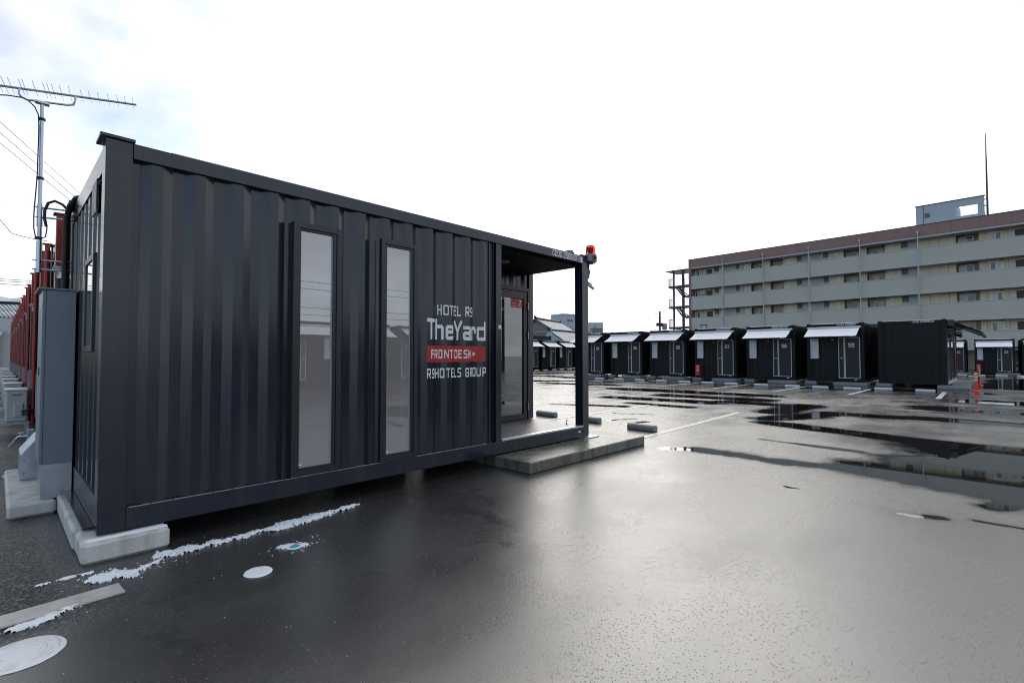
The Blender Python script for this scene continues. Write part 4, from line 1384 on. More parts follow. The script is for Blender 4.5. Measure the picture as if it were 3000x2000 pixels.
MB().prism([(XR + .0, 2.35), (XR + .0, 2.62), (XR + .14, 2.60), (XR + .28, 2.50), (XR + .18, 2.35)], .5, 1.1, 'y').build('wall_fan', 'frame', ec, bevel=.02)
MB().box(XR + .0, .5, 2.625, XR + .22, 1.1, 2.64).build('snow_cap', 'snow', ec)
MB().tube([(XR + .2, 1.6, 2.40), (XR + .42, 1.5, 2.32)], [.05, .07], 10).tube([(XR + .0, 1.6, 2.4), (XR + .2, 1.6, 2.4)], .02, 6).build('spotlight', 'steel', ec)
MB().tube([(XR + .22, 1.62, 2.50), (XR + .42, 1.54, 2.46)], [.04, .06], 10).tube([(XR + .1, 1.6, 2.4), (XR + .24, 1.62, 2.5)], .015, 6).build('spotlight', 'silver', ec)

# concrete blocks and wheel stops of the row
def block(x, y, sx, sy, sz, label, rz=0., mat='stop', group='concrete blocks under the guest rooms'):
    o = MB().box(-sx / 2, -sy / 2, 0, sx / 2, sy / 2, sz).build('foundation_block', mat, bevel=.02)
    o.location = (x, y, 0)
    o.rotation_euler = (0, 0, rz)
    tag(o, label, 'concrete block', group)
    return o


WHICH = {59: 'the right end container', 58: 'the second container from right', 57: 'the container with the red box', 56: 'the container left of the red box', 55: 'the next one right of the porch post', 54: 'the container behind the porch post'}
for k, nmb in enumerate((59, 58, 57, 56, 55, 54)):
    p = OR + uy * (2.99 * k)
    block(p.x - .22, p.y + .48, .9, 1.35, .155, 'wide concrete step block at ' + WHICH[nmb], -TH)
    block(p.x + .1, p.y + 2.25, .5, .5, .155, 'small concrete block at the window side of ' + WHICH[nmb], -TH)
block(27.75, -3.42, .55, .5, .155, 'small concrete block under the near right corner of the equipment container')
block(29.3, -3.9, 3.6, .62, .13, 'pale concrete apron along the front of the equipment container')
block(28.3, -1.25, .6, .6, .155, 'small concrete block under the left corner of the equipment container')
for nmb, y in ((32, -3.3), (33, -6.0)):
    block(52.4, y, .8, 1.3, .12, 'concrete step block at the far container ' + ('beside the equipment container' if nmb == 32 else 'behind the red posts'))


def stop_mesh(ln, h=.115, w=.15):
    mb = MB()
    prof = [(-w / 2, 0), (-w / 2, h * .65), (-w * .3, h), (w * .3, h), (w / 2, h * .65), (w / 2, 0)]
    mb.prism(prof, -ln / 2, ln / 2, 'y')
    return mb


st0 = stop_mesh(.60).build('wheel_stop', 'stop', bevel=.018)
st_pale = st0.data.copy()
st_pale.materials.clear()
st_pale.materials.append(M['stop_pale'])


def stop(x, y, rz, label, mat=None, first=[True]):
    if first[0]:
        o = st0
        first[0] = False
    else:
        o = st0.copy()
        COL.objects.link(o)
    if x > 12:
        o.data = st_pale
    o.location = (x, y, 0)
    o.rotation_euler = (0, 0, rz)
    tag(o, label, 'wheel stop', 'wheel stops of the parking bays')
    return o


stop(8.62, 3.0, -.08, 'dark wheel stop seen just left of the porch post')
stop(8.45, 1.66, -.1, 'dark wheel stop half hidden behind the porch post')
stop(8.16, .22, -.06, 'dark wheel stop nearest the step slab, beside the long white line')
for (y, nmb, s_) in ((.55, 59, 'window'), (-.62, 59, 'door'), (3.0, 58, 'window'), (1.65, 58, 'door'), (5.6, 57, 'window'), (4.4, 57, 'door'),
                     (8.2, 56, 'window'), (6.85, 56, 'door'), (10.95, 55, 'window'), (9.55, 55, 'door'), (12.35, 54, 'door'), (13.9, 54, 'window')):
    stop(24.35 + .05 * y, y, -TH, 'grey wheel stop on the %s side of %s' % (s_, WHICH[nmb]))
stop(24.9, -1.6, -TH, 'pale wheel stop left of two before the equipment container')
stop(24.7, -2.95, -TH, 'pale wheel stop right of two before the equipment container')
for y, s_ in ((-3.5, 'just right of the equipment container'), (-5.55, 'right of the red posts'), (-4.45, 'hidden behind the red posts'), (-6.6, 'at the right edge of the photo')):
    stop(47.2, y, 0, 'small far wheel stop ' + s_)
for i, x in enumerate((35.6, 36.9, 38.3, 39.5, 40.8)):
    stop(x, 26.6, PI / 2, '%s pale wheel stop before the back row, counted from the porch door' % ('first', 'second', 'third', 'fourth', 'fifth')[i])  # same paler concrete colour as the other far stops
stop(25.9, 16.2, 0, 'lone wheel stop out in the open bay seen through the porch')
stop(25.9, 15.0, 0, 'wheel stop at the left edge of the porch post in the open bay')

# fire extinguisher boxes
def ext_box(x, y, rz, sc, label, z=0.):
    t = thing('extinguisher_box', label, 'extinguisher box', (x, y, z), rz, 'red extinguisher boxes')
    t.scale = (sc,) * 3
    MB().box(-.15, -.13, .27, .15, 0, .93).build('body', 'red', t, bevel=.012)
    MB().box(-.13, -.137, .29, .13, -.1305, .91).build('door', 'red', t, bevel=.004)
    for i, ch in enumerate('\u6d88\u706b\u5668'):
        text_mb(ch, -.055, .77 - i * .125, .11, .11, .13, -.1385, 26).build('lettering', 'white', t)
    MB().box(-.06, -.15, .36, -.03, -.1375, .42).build('latch', 'alu', t)
    return t


p57 = row[57][1]
lx = -uy  # local +x along the front
e_ = p57 + lx * .24
ext_box(e_.x - .03, e_.y, RZ, 1.0, 'red extinguisher box with white characters at container 57')
ext_box(52.95, -4.18 - .22, -PI / 2, .92, 'red extinguisher box with white characters at container 33, behind the posts', -.08)

# red delineator posts
def delineator(x, y, label):
    t = thing('delineator_post', label, 'bollard', (x, y, 0), 0, 'red delineator posts')
    MB().lathe([(.15, 0), (.15, .025), (.12, .045), (.05, .06)], (0, 0), 18).build('base', 'delin', t, smooth=.6)
    MB().lathe([(.045, .06), (.042, .78), (.036, .80)], (0, 0), 16).build('pole', 'delin', t, smooth=.6)
    for z0 in (.44, .56, .68):
        MB().lathe([(.0455, z0), (.0455, z0 + .065)], (0, 0), 16).build('reflective_band', 'reflw', t, smooth=.6)
    return t


delineator(26.5, -4.40, 'red post with white bands, nearer of two beside the equipment container')
delineator(32.3, -4.47, 'red post with white bands, farther of two and partly hidden')

# floodlight on the roof of 57
fl = thing('floodlight', 'black floodlight frame standing on the roof of container 57', 'floodlight', (28.9, 7.55, 3.03), 0)
MB().box(-.05, -.24, .25, .05, .16, .31).build('lamp_head', 'steel', fl)
MB().box(-.02, -.23, 0, .02, -.19, .249).box(-.02, .11, 0, .02, .15, .249).build('stand', 'steel', fl)

# ------------------------------------------------------------------ row of red posted containers behind the front desk
def left_container(k, first=None):
    t = thing('stacked_row_container', 'x', 'container', (0, 2.88 * k, 0), 0, 'containers in the row behind the front desk')
    for (x0, y0, m_) in ((0, 0, 'roompaint'), (0, WD - .15, 'roompaint'), (LN - .15, 0, 'roompaint'), (LN - .15, WD - .15, 'roompaint')):
        MB().box(x0, y0, B, x0 + .15, y0 + .15, TOP - .02).box(x0 - .02, y0 - .015, TOP - .019, x0 + .17, y0 + .165, TOP).build('corner_post', m_, t)
    MB().box(.01, .151, 2.82, .08, WD - .151, 3.0).build('top_rail', 'paint', t)
    MB().box(.01, .151, B, .08, WD - .151, .38).build('bottom_rail', 'roompaint', t)
    q = MB()
    corr(q, .151, WD - .151, .38, 2.82, .02, .1)
    q.xf(Matrix(((0, 1, 0, 0), (1, 0, 0, 0), (0, 0, 1, 0), (0, 0, 0, 1))))
    q.build('end_panel', 'paint', t)
    for sgn in (0, 1):
        q = MB()
        corr(q, .151, LN - .151, B, 3.0, .02, .1)
        if sgn:
            q.xf(Matrix(((1, 0, 0, 0), (0, -1, 0, WD), (0, 0, 1, 0), (0, 0, 0, 1))))
        q.build('side_panel', 'roompaint', t)
    MB().box(.05, .05, 2.96, LN - .05, WD - .05, 3.015).build('roof', 'roompaint', t)
    MB().box(LN - .08, .1, B, LN - .02, WD - .1, 2.95).build('rear_panel', 'roompaint', t)
    MB().box(-.085, .03, .2, -.004, .13, 3.03).box(-.11, .005, 3.031, .0, .155, 3.045).build('red_column', 'redpaint', t)
    MB().tube([(-.05, 2.2, .2), (-.05, 2.2, 3.03)], .03, 10).box(-.10, 2.15, 3.031, .0, 2.25, 3.045).build('red_pipe', 'redpaint', t, smooth=.6)
    MB().tube([(-.035, -.04, .25), (-.035, -.04, 2.30)], .05, 10).build('downpipe', 'black', t, smooth=.6)
    MB().tube([(-.035, -.04, 2.301), (-.04, -.04, 2.36), (-.07, -.04, 2.40), (-.11, -.04, 2.41)], .042, 10).build('pipe_elbow', 'alu', t, smooth=.6)
    e = MB().box(-.10, -.22, .52, .06, -.095, 1.17).build('meter_box', 'cabinet', t, bevel=.006)
    MB().box(-.11, -.215, .53, -.1005, -.10, 1.16).build('lid', 'cabinet', e, bevel=.003)
    return t


lc = left_container(1)
ordn = ['first', 'second', 'third', 'fourth', 'fifth', 'sixth', 'seventh', 'eighth', 'ninth', 'tenth']
for k in range(1, 11):
    t = lc if k == 1 else copy_tree(lc)
    t.location = (0, 2.88 * k, 0)
    t['label'] = 'black container with red column and downpipe, %s from the front desk along its row' % ordn[k - 1]

def ac_unit():
    t = thing('air_conditioner', 'x', 'air conditioner', (0, 0, 0), 0, 'outdoor air conditioners along the container row')
    MB().box(-.14, 0, .27, .14, .80, .83).build('casing', 'acw', t, bevel=.025)
    MB().box(-.152, -.008, .815, .15, .808, .845).build('top_cover', 'acw', t, bevel=.012)
    MB().box(-.035, -.03, .36, .085, -.001, .60).build('valve_cover', 'acw', t, bevel=.02)
    MB().box(-.06, -.008, .745, .07, .0005, .76).build('grip', 'steel', t)
    fan = MB()
    for rr in (.06, .10, .14, .18, .22):
        seg = 24
        for k in range(seg):
            a0, a1 = 2 * PI * k / seg, 2 * PI * (k + 1) / seg
            fan.q((-.148, .32 + rr * math.cos(a0), .55 + rr * math.sin(a0)), (-.148, .32 + rr * math.cos(a1), .55 + rr * math.sin(a1)),
                  (-.148, .32 + (rr - .012) * math.cos(a1), .55 + (rr - .012) * math.sin(a1)), (-.148, .32 + (rr - .012) * math.cos(a0), .55 + (rr - .012) * math.sin(a0)))
    fan.build('fan_guard', 'steel', t)
    MB().tube([(.06, -.02, .45), (.16, -.05, .47), (.26, .0, .45), (.30, .1, .43)], .018, 8).tube([(.06, -.02, .40), (.17, -.06, .41), (.27, .0, .39), (.31, .1, .38)], .014, 8).build('refrigerant_pipe', 'black', t, smooth=.8)
    return t


def ac_stand():
    t = thing('equipment_stand', 'x', 'stand', (0, 0, 0), 0, 'galvanised stands under the air conditioners')
    for yy in (.06, .66):
        MB().box(-.32, yy, .215, .17, yy + .05, .268).build('rail', 'galv', t)
    for (xx, yy) in ((-.30, .055), (-.30, .655), (.12, .055), (.12, .655)):
        MB().box(xx, yy, 0, xx + .04, yy + .04, .2145).box(xx - .03, yy - .03, 0, xx + .07, yy + .07, .012).build('leg', 'galv', t)
    return t


ac0, as0 = ac_unit(), ac_stand()
for k in range(9):
    a1 = ac0 if k == 0 else copy_tree(ac0)
    s1 = as0 if k == 0 else copy_tree(as0)
    a1.location = (-.26, 7.85 + 2.88 * k, 0)
    s1.location = (-.26, 7.85 + 2.88 * k, 0)
    nm = ['nearest', 'second nearest', 'third nearest', 'fourth', 'fifth', 'sixth', 'seventh', 'eighth', 'ninth'][k]
    a1['label'] = 'grey outdoor air conditioner, %s along the container row' % nm
    s1['label'] = 'low galvanised stand under the %s air conditioner' % nm

# ------------------------------------------------------------------ apartment block
AS = 1.064


def AU(v):
    return -(AS * v + .29)            # facade coordinate to local x (positive to the right)


def AZ(z):
    return 1.434 + (z - 1.434) * AS


ap = thing('apartment_building', 'long five storey apartment block with grey balcony bands and brown roof parapet', 'building', (66, 0, 0), -PI / 2 - .05)
XL, XR_ = AU(23.55), AU(-21)
RAIL = [AZ(12.05 - 2.775 * k) for k in range(4)]
BAND = 1.65 * AS
PIPES = [AU(v) for v in (18.99, 14.13, 9.29, 4.49, -.27)]
PITCHP = 4.75 * AS
pxs = PIPES + [PIPES[-1] + PITCHP * k for k in (1.9, 3, 4)]
seams = [XL] + pxs + [XR_]
for zr in RAIL:
    for a, b in zip(seams, seams[1:]):
        p_ = MB().box(a + .012, 0, zr - BAND + .02, b - .012, .15, zr - .06).build('balcony_panel', 'aptgrey', ap)
        MB().box(a + .002, -.03, zr - .058, b - .002, .18, zr).build('coping', 'aptpale', p_)
    MB().box(XL + .1, -.02, zr - BAND - .12, XR_, 1.62, zr - BAND + .018).build('floor_slab', 'aptpale', ap)
ztop = AZ(14.3)
zpar = AZ(13.2)
np_ = 44
for k in range(np_):
    a = XL + (XR_ - XL) * k / np_
    b = XL + (XR_ - XL) * (k + 1) / np_
    MB().box(a + .006, -.10, zpar, b - .006, .02, ztop - .06).build('parapet_panel', 'brown', ap)
MB().box(XL + .02, .021, zpar, XR_, .15, ztop - .061).build('parapet_core', 'brown', ap)
MB().box(XL - .02, -.14, ztop - .058, XR_, .25, ztop).build('parapet_cap', 'steel', ap)
MB().box(XL, -.05, zpar - .2, XR_, 2.0, zpar - .002).build('roof_soffit', 'aptpale', ap)
MB().box(XL, .16, zpar, XR_, 9.9, zpar + .3).build('roof', 'aptgrey', ap)
MB().box(XL, -.12, 0, XL + .28, 10, ztop - .07).build('end_wall', 'brown', ap)
MB().box(XL + .3, 9.6, 0, XR_, 10, zpar).build('rear_wall', 'tan', ap)
MB().box(XR_ - .3, 1.7, 0, XR_, 9.6, zpar).build('end_wall', 'tan', ap)
# back wall of the galleries: solid strips and alcoves
REC = [(6.23, 4.70), (4.13, 2.56), (-2.95, -4.56), (16.01, 14.5), (13.77, 12.31), (-12.9, -14.5), (-19., -20.4)]
rec = sorted((AU(a), AU(b)) for a, b in REC)
YW, YR = 1.25, 2.2
for fi in range(5):
    zlo = (RAIL[fi] - BAND if fi < 4 else 0.0) + .02
    zhi = zpar - .2 if fi == 0 else RAIL[fi - 1] - BAND - .12
    x = XL + .28
    for (ra, rbx) in rec:
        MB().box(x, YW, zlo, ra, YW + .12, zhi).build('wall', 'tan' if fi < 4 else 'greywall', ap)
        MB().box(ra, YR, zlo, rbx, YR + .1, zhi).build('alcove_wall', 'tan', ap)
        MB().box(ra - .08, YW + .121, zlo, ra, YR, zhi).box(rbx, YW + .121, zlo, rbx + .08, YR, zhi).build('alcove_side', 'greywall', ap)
        x = rbx
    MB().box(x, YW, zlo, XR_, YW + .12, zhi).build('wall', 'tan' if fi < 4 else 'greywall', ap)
for k in range(14):
    MB().box(XL + .3 + k * (XR_ - XL) / 14, .05, 0, XL + .75 + k * (XR_ - XL) / 14, .5, RAIL[3] - BAND - .121).build('pillar', 'tan' if k % 3 else 'brown', ap)


def apt_window(ua, ub, z0, z1, y, split=True, light=0, name='window', dark=False):
    a, b = sorted((AU(ua), AU(ub)))
    fw = .10
    w = MB().box(a, y - .07, z0, a + fw, y - .002, z1).box(b - fw, y - .07, z0, b, y - .002, z1).box(a + fw, y - .07, z1 - fw, b - fw, y - .002, z1).box(a + fw, y - .07, z0, b - fw, y - .002, z0 + fw)
    if split:
        mdl = (a + b) / 2
        w.box(mdl - .04, y - .08, z0 + fw, mdl + .04, y - .002, z1 - fw)
    wo2 = w.build(name, 'white_frame' if not dark else 'steel', ap)
    if split:
        MB().q((a + fw, y - .03, z0 + fw), (mdl - .04, y - .03, z0 + fw), (mdl - .04, y - .03, z1 - fw), (a + fw, y - .03, z1 - fw)).build('pane', 'panelight' if light else 'pane', wo2)
        MB().q((mdl + .04, y - .03, z0 + fw), (b - fw, y - .03, z0 + fw), (b - fw, y - .03, z1 - fw), (mdl + .04, y - .03, z1 - fw)).build('pane', 'pane' if light else 'panelight', wo2)
    else:
        MB().q((a + fw, y - .03, z0 + fw), (b - fw, y - .03, z0 + fw), (b - fw, y - .03, z1 - fw), (a + fw, y - .03, z1 - fw)).build('pane', 'panelight' if not dark else 'brdoor', wo2)
    return wo2


for fi in range(4):
    z = RAIL[fi]
    lo, hi = z - 1.05, z + .88
    for (ua, ub, kk) in ((23.29, 22.55, 0), (-5.23, -6.12, 0), (-15.2, -16.2, 1)):
        apt_window(ua, ub, lo + .6, hi, YW, True, (fi + kk) % 2 == 0)
    for (ua, ub) in ((16.66, 16.32), (11.88, 11.60), (6.93, 6.62), (2.23, 1.92)):
        apt_window(ua, ub, lo + .5, hi, YW, False)
    for (ua, ub) in ((15.4, 14.6), (13.19, 12.35), (5.67, 4.78), (3.73, 2.82)):
        apt_window(ua, ub, lo, hi - .12, YR, True, fi % 2)
    apt_window(-3.06, -4.20, lo, hi + .05, YR - .2, True, 1)
    for (ua, ub) in ((21.64, 20.89), (-6.94, -7.9), (-10.4, -11.2)):
        apt_window(ua, ub, lo - .3, hi - .05, YW, False, 0, 'entry_door', True)
    for (ua, ub) in ((20.61, 20.03), (17.88, 17.39), (10.87, 10.36), (8.18, 7.67), (1.22, .68)):
        a, b = sorted((AU(ua), AU(ub)))
        g_ = MB().box(a, YW - .06, lo - .3, b, YW - .002, z + .42).build('meter_gate', 'aptpale', ap)
        MB().box(a, YW - .05, z + .421, b, YW - .002, hi + .25).build('dark_opening', 'greywall', g_)
    for (ua, ub) in ((19.4, 18.02), (10.34, 9.65), (9.4, 8.27), (.66, -.1), (17.2, 16.9)):
        a, b = sorted((AU(ua), AU(ub)))
        MB().box(a, YW - .03, lo - .3, b, YW - .002, hi + .28).build('pale_panel', 'aptpale', ap)
    for ua in (-1.0, -1.7, -2.4, 22.2, -5.0, -6.5):
        a = AU(ua)
        MB().box(a - .012, YW - .008, lo - .3, a + .012, YW - .0015, hi + .28).build('siding_joint', 'greywall', ap)
    for ua in (23.0, -6.0):
        MB().box(AU(ua) - .1, YW - .12, hi + .08, AU(ua) + .1, YW - .002, hi + .2).build('vent_cap', 'brown', ap)
    if fi == 1:
        MB().box(AU(22.45), YW - .4, z + .35, AU(21.75), YW - .01, z + .95).build('wall_air_conditioner', 'acw', ap, bevel=.02)
    MB().box(AU(-6.74) - .01, YW - .02, z + .3, AU(-6.88) + .02, YW - .002, z + .5).build('door_sign', 'white', ap)
    MB().box(XL + .29, -.004, z - .95, XL + 1.0, .02, z + .02).build('gallery_screen', 'aptpale', ap)
for xp in pxs:
    MB().tube([(xp, -.16, 0), (xp, -.16, zpar + .38)], .055, 8).box(xp - .10, -.27, zpar + .3, xp + .10, -.105, zpar + .52).build('downpipe', 'pipe', ap, smooth=.5)
# stair head on the roof with an open terrace
phx0, phx1 = AU(.01), AU(-5.0)
pz0, pz1 = ztop - .8, AZ(16.47)
ox0, ox1, oz0, oz1 = AU(-3.02), AU(-4.53), AZ(14.88), AZ(15.83)
ph = MB().box(phx0, 1.6, pz0, ox0, 1.8, pz1).box(ox1, 1.6, pz0, phx1, 1.8, pz1).box(ox0, 1.6, oz1, ox1, 1.8, pz1).box(ox0, 1.6, pz0, ox1, 1.8, oz0)
ph.box(phx0, 1.801, pz0, phx0 + .2, 6.5, pz1).box(phx1 - .2, 1.801, pz0, phx1, 6.5, oz0 + .1).box(ox0 - .2, 1.801, pz0, ox0, 6.5, pz1 - .02).box(phx0 + .2, 6.3, pz0, ox0, 6.5, pz1)
ph.box(phx0 + .2, 1.801, pz1 - .2, ox0 - .2, 6.3, pz1 - .02).box(ox0, 3.6, pz0, phx1 - .2, 3.75, oz0 + .25)
pho = ph.build('roof_stair_head', 'whitebldg', ap)
MB().box(phx0 - .05, 1.55, pz1 + .002, phx1 + .05, 1.85, pz1 + .08).build('coping', 'steel', pho)
MB().box(AU(-.67), 1.56, AZ(15.24), AU(-1.06), 1.598, AZ(15.68)).build('window', 'pane', pho)
MB().box(AU(-.58) - .03, 1.58, pz0, AU(-.58) + .03, 1.599, pz1).build('wall_joint', 'greywall', pho)
lx_ = AU(-5.2)
MB().tube([(lx_, 1.7, pz0), (lx_, 1.7, AZ(18.6)), (lx_, 1.7, AZ(22.4))], [.09, .07, .025], 8).box(phx1, 1.66, AZ(15.5), lx_, 1.74, AZ(15.58)).box(phx1, 1.66, AZ(16.1), lx_, 1.74, AZ(16.18)).build('lightning_rod', 'steel', ap)
MB().box(lx_ - .4, 1.3, pz0 - .05, lx_ + .3, 2.1, pz0 + .9).build('rod_base', 'aptpale', ap)

# outside escape stair at the left end
es = thing('escape_stair', 'dark steel escape stair with landings at the left end of the apartment block', 'stairs', (66, 0, 0), -PI / 2 - .05)
sx0, sx1 = AU(26.5), XL - .06
LAND = [AZ(10.99 - 2.8 * k) for k in range(3)] + [AZ(10.99 - 8.4)]
MB().box(sx0 - .3, -.1, AZ(13.0), sx1, 3.2, AZ(13.06)).build('roof_plate', 'steel', es)
rv = MB()
for k in range(14):
    x = sx0 - .35 + k * (sx1 - sx0 + .35) / 14
    rv.prism([(x, AZ(13.06) + .001), (x + .06, AZ(13.14)), (x + .14, AZ(13.14)), (x + .2, AZ(13.06) + .001)], -.2, 3.3, 'y')
rv.build('roof_sheet', 'steel', es)
for (xx, yy) in ((AU(25.84), .2), (AU(24.43), .2), (AU(25.84), 2.9), (AU(24.43), 2.9)):
    MB().box(xx - .11, yy - .1, 0, xx + .11, yy + .1, AZ(13.0) - .001).build('post', 'steel', es)
for zl in LAND:
    MB().box(sx0, -.1, zl - .28, sx1, 1.1, zl).build('landing', 'steel', es)
    MB().box(sx0 + 1.2, 2.1, zl - 1.5, sx1, 3.1, zl - 1.3).build('landing', 'steel', es)
    rl = MB()
    rl.box(sx0, -.08, zl + 1.05, sx0 + 1.0, -.04, zl + 1.1).box(sx0, -.08, zl + .08, sx0 + 1.0, -.04, zl + .12).box(sx0, -.08, zl, sx0 + .05, -.03, zl + 1.05)
    rl.box(sx0, -.04, zl + 1.05, sx0 + .04, 1.1, zl + 1.1)
    for k in range(1, 9):
        rl.box(sx0 + k * .12, -.07, zl + .12, sx0 + k * .12 + .02, -.05, zl + 1.05)
        rl.box(sx0 + .01, -.04 + k * .12, zl, sx0 + .03, -.02 + k * .12, zl + 1.05)
    for k in range(7):
        rl.box(sx0 + 1.1 + k * .22, .98, zl, sx0 + 1.12 + k * .22, 1.0, zl + 1.05)
    rl.box(sx0 + 1.05, .97, zl + 1.05, sx1, 1.01, zl + 1.09)
    rl.build('railing', 'pipe', es)
for i, zl in enumerate(LAND[:3]):
    fl_ = MB()
    xa, za, xb, zb2 = AU(25.6), zl - .3, AU(24.55), zl - 1.75
    for yy in (.25, 1.15):
        fl_.prism([(xa, za), (xa + .12, za + .1), (xb + .1, zb2 + .25), (sx1, zb2 + .2), (sx1, zb2), (xb, zb2)], yy, yy + .06, 'y')
    fl_.build('stringer', 'steel', es)
    for k in range(8):
        tt = (k + .5) / 8
        MB().box(xa + (xb - xa) * tt - .02, .31, za + (zb2 - za) * tt + .05, xa + (xb - xa) * tt + .24, 1.149, za + (zb2 - za) * tt + .09).build('tread', 'steel', es)
    br = MB().tube([(AU(24.9), .15, zl - .3), (AU(24.5), .15, zl - .9), (sx1, .15, zl - 1.6)], .07, 6)
    br.build('brace', 'steel', es)

# ------------------------------------------------------------------ houses and far buildings
def slab_quad(p, t=.12):
    p = [Vector(v) for v in p]
    n = (p[1] - p[0]).cross(p[3] - p[0]).normalized()
    if n.z < 0:
        n = -n
    mb = MB()
    lo = [v - n * t for v in p]
    mb.v = [tuple(v) for v in p + lo]
    mb.f = [(0, 1, 2, 3), (7, 6, 5, 4), (0, 4, 5, 1), (1, 5, 6, 2), (2, 6, 7, 3), (3, 7, 4, 0)]
    return mb, p


def roof_plane(name, p, parent, mat='tiles', t=.14):
    mb, p = slab_quad(p, t)
    o = mb.build(name, mat, parent)
    uvl = o.data.uv_layers.new(name='UVMap')
    eu = (p[1] - p[0]).normalized()
    ev = (p[3] - p[0]).normalized()
    for lp in o.data.loops:
        co = Vector(mb.v[lp.vertex_index]) - p[0]
        uvl.data[lp.index].uv = (co.dot(eu), co.dot(ev))
    return o


h1 = thing('tiled_house', 'large grey house with a snowy tiled gable roof behind the back row', 'house')
A1, B1, C1, E1, CL1 = (Vector(v) for v in ((56.16, 44.48, 7.08), (65.85, 47.37, 7.11), (54.37, 39.2, 4.95), (63.9, 42.1, 5.0), (57.2, 49.9, 4.95)))
EL1 = CL1 + (B1 - A1)
ov = (A1 - B1).normalized() * .35
roof_plane('roof', (A1 + ov, B1, E1, C1 + ov), h1)
roof_plane('roof', (B1, A1 + ov, CL1 + ov, EL1), h1)
MB().tube([A1 + ov + Vector((0, 0, .12)), B1 + Vector((0, 0, .12))], .17, 8).build('roof_ridge', 'navy', h1)
MB().tube([A1 + ov * 1.6 + Vector((0, 0, .35)), A1 + ov * .2 + Vector((0, 0, .1))], [.16, .26], 8).build('ridge_end', 'navy', h1)
MB().tube([B1 - ov * .3 + Vector((0, 0, .42)), B1 + ov * .6 + Vector((0, 0, .1))], [.12, .25], 8).build('ridge_end', 'navy', h1)
MB().tube([A1 + ov, C1 + ov], .09, 6).tube([A1 + ov, CL1 + ov], .09, 6).build('verge_board', 'navy', h1)
gw = MB()
gA, gC, gL = A1 - Vector((0, 0, .2)), C1 + (A1 - C1) * .08 - Vector((0, 0, .2)), CL1 + (A1 - CL1) * .08 - Vector((0, 0, .2))
bA, bC, bL = gA + (B1 - A1), gC + (B1 - A1), gL + (B1 - A1)
z0v = lambda v: Vector((v.x, v.y, 0))
gw.q(gA, gL, z0v(gL), z0v(gC), gC)
gw.q(gC, z0v(gC), z0v(bC), bC)
gw.q(gL, bL, z0v(bL), z0v(gL))
gw.q(bA, bC, z0v(bC), z0v(bL), bL)
gw.build('wall', 'greywall', h1)
nv = (gC - gL).cross(Vector((0, 0, 1))).normalized()
if nv.x > 0:
    nv = -nv
gv = gA - Vector((0, 0, .85)) + nv * .03
ax_ = (gC - gL).normalized()
MB().q(gv - ax_ * .3 - Vector((0, 0, .15)), gv + ax_ * .3 - Vector((0, 0, .15)), gv + ax_ * .3 + Vector((0, 0, .15)), gv - ax_ * .3 + Vector((0, 0, .15))).build('gable_vent', 'brdoor', h1)
for dz in (1.5, 2.2):
    a = gC + (gL - gC) * .02
    bb = gL
    MB().tube([Vector((a.x, a.y, 7.08 - dz - .6)) + nv * .03, Vector((bb.x, bb.y, 7.08 - dz - .6)) + nv * .03], .04, 5).build('wall_band', 'aptpale', h1)

h2 = thing('low_tiled_house', 'lower house with snow streaked tiled roof in front of the large house', 'house')
A2, B2, C2, E2 = (Vector(v) for v in ((52.15, 38.63, 4.99), (60.8, 39.95, 4.96), (50.48, 34.66, 3.30), (59.3, 36.0, 3.32)))
roof_plane('roof', (A2, B2, E2, C2), h2)
MB().tube([A2 + Vector((0, 0, .1)), B2 + Vector((0, 0, .1))], .14, 8).build('roof_ridge', 'navy', h2)
MB().tube([A2 + Vector((-.35, 0, .5)), A2 + Vector((.1, 0, .05))], [.08, .2], 8).build('ridge_end', 'navy', h2)
MB().tube([A2, C2], .09, 6).build('verge_board', 'navy', h2)
CL2 = A2 + (A2 - C2) * .7
CL2.z = 3.6
roof_plane('roof', (B2, A2, CL2, CL2 + (B2 - A2)), h2)
w2 = MB()
w2.q(A2 - Vector((0, 0, .15)), CL2 - Vector((0, 0, .15)), z0v(CL2), z0v(C2), C2 - Vector((0, 0, .15)))
w2.q(C2 - Vector((0, 0, .15)), z0v(C2), z0v(E2), E2 - Vector((0, 0, .15)))
w2.build('wall', 'bluegrey', h2)

nb_ = thing('navy_shed', 'dark navy flat roofed building just above the back row', 'building', (46.9, 37.0, 0), -.36)
MB().box(-4.5, -1.5, 0, 1.9, 2.0, 3.85).build('wall', 'navy', nb_)
MB().box(-4.55, -1.55, 3.851, 1.95, 2.05, 3.95).build('roof', 'navy', nb_)
MB().tube([(-1.2, -1.55, 3.5), (-1.1, -1.6, 3.75)], .06, 6).build('wall_lamp', 'white', nb_)
wp = MB().tube([(48.1, 34.9, 0), (48.1, 34.9, 5.05)], [.06, .05], 8).build('white_pole', 'pipe')
tag(wp, 'thin pale pole rising above the back row in front of the navy building', 'pole')

wb = thing('white_building', 'tall pale building with three roof aerials far beyond the houses', 'building', (114.45, 84.55, 0), 0)
# corner nearest the camera at the origin; faces run back left and back right
da = Vector((115.95 - 114.45, 90.21 - 84.55, 0)).normalized()
db = Vector((da.y, -da.x, 0))
m4 = Matrix(((db.x, da.x, 0, 0), (db.y, da.y, 0, 0), (0, 0, 1, 0), (0, 0, 0, 1)))


def wbm(*b):
    return MB().box(*b).xf(m4)


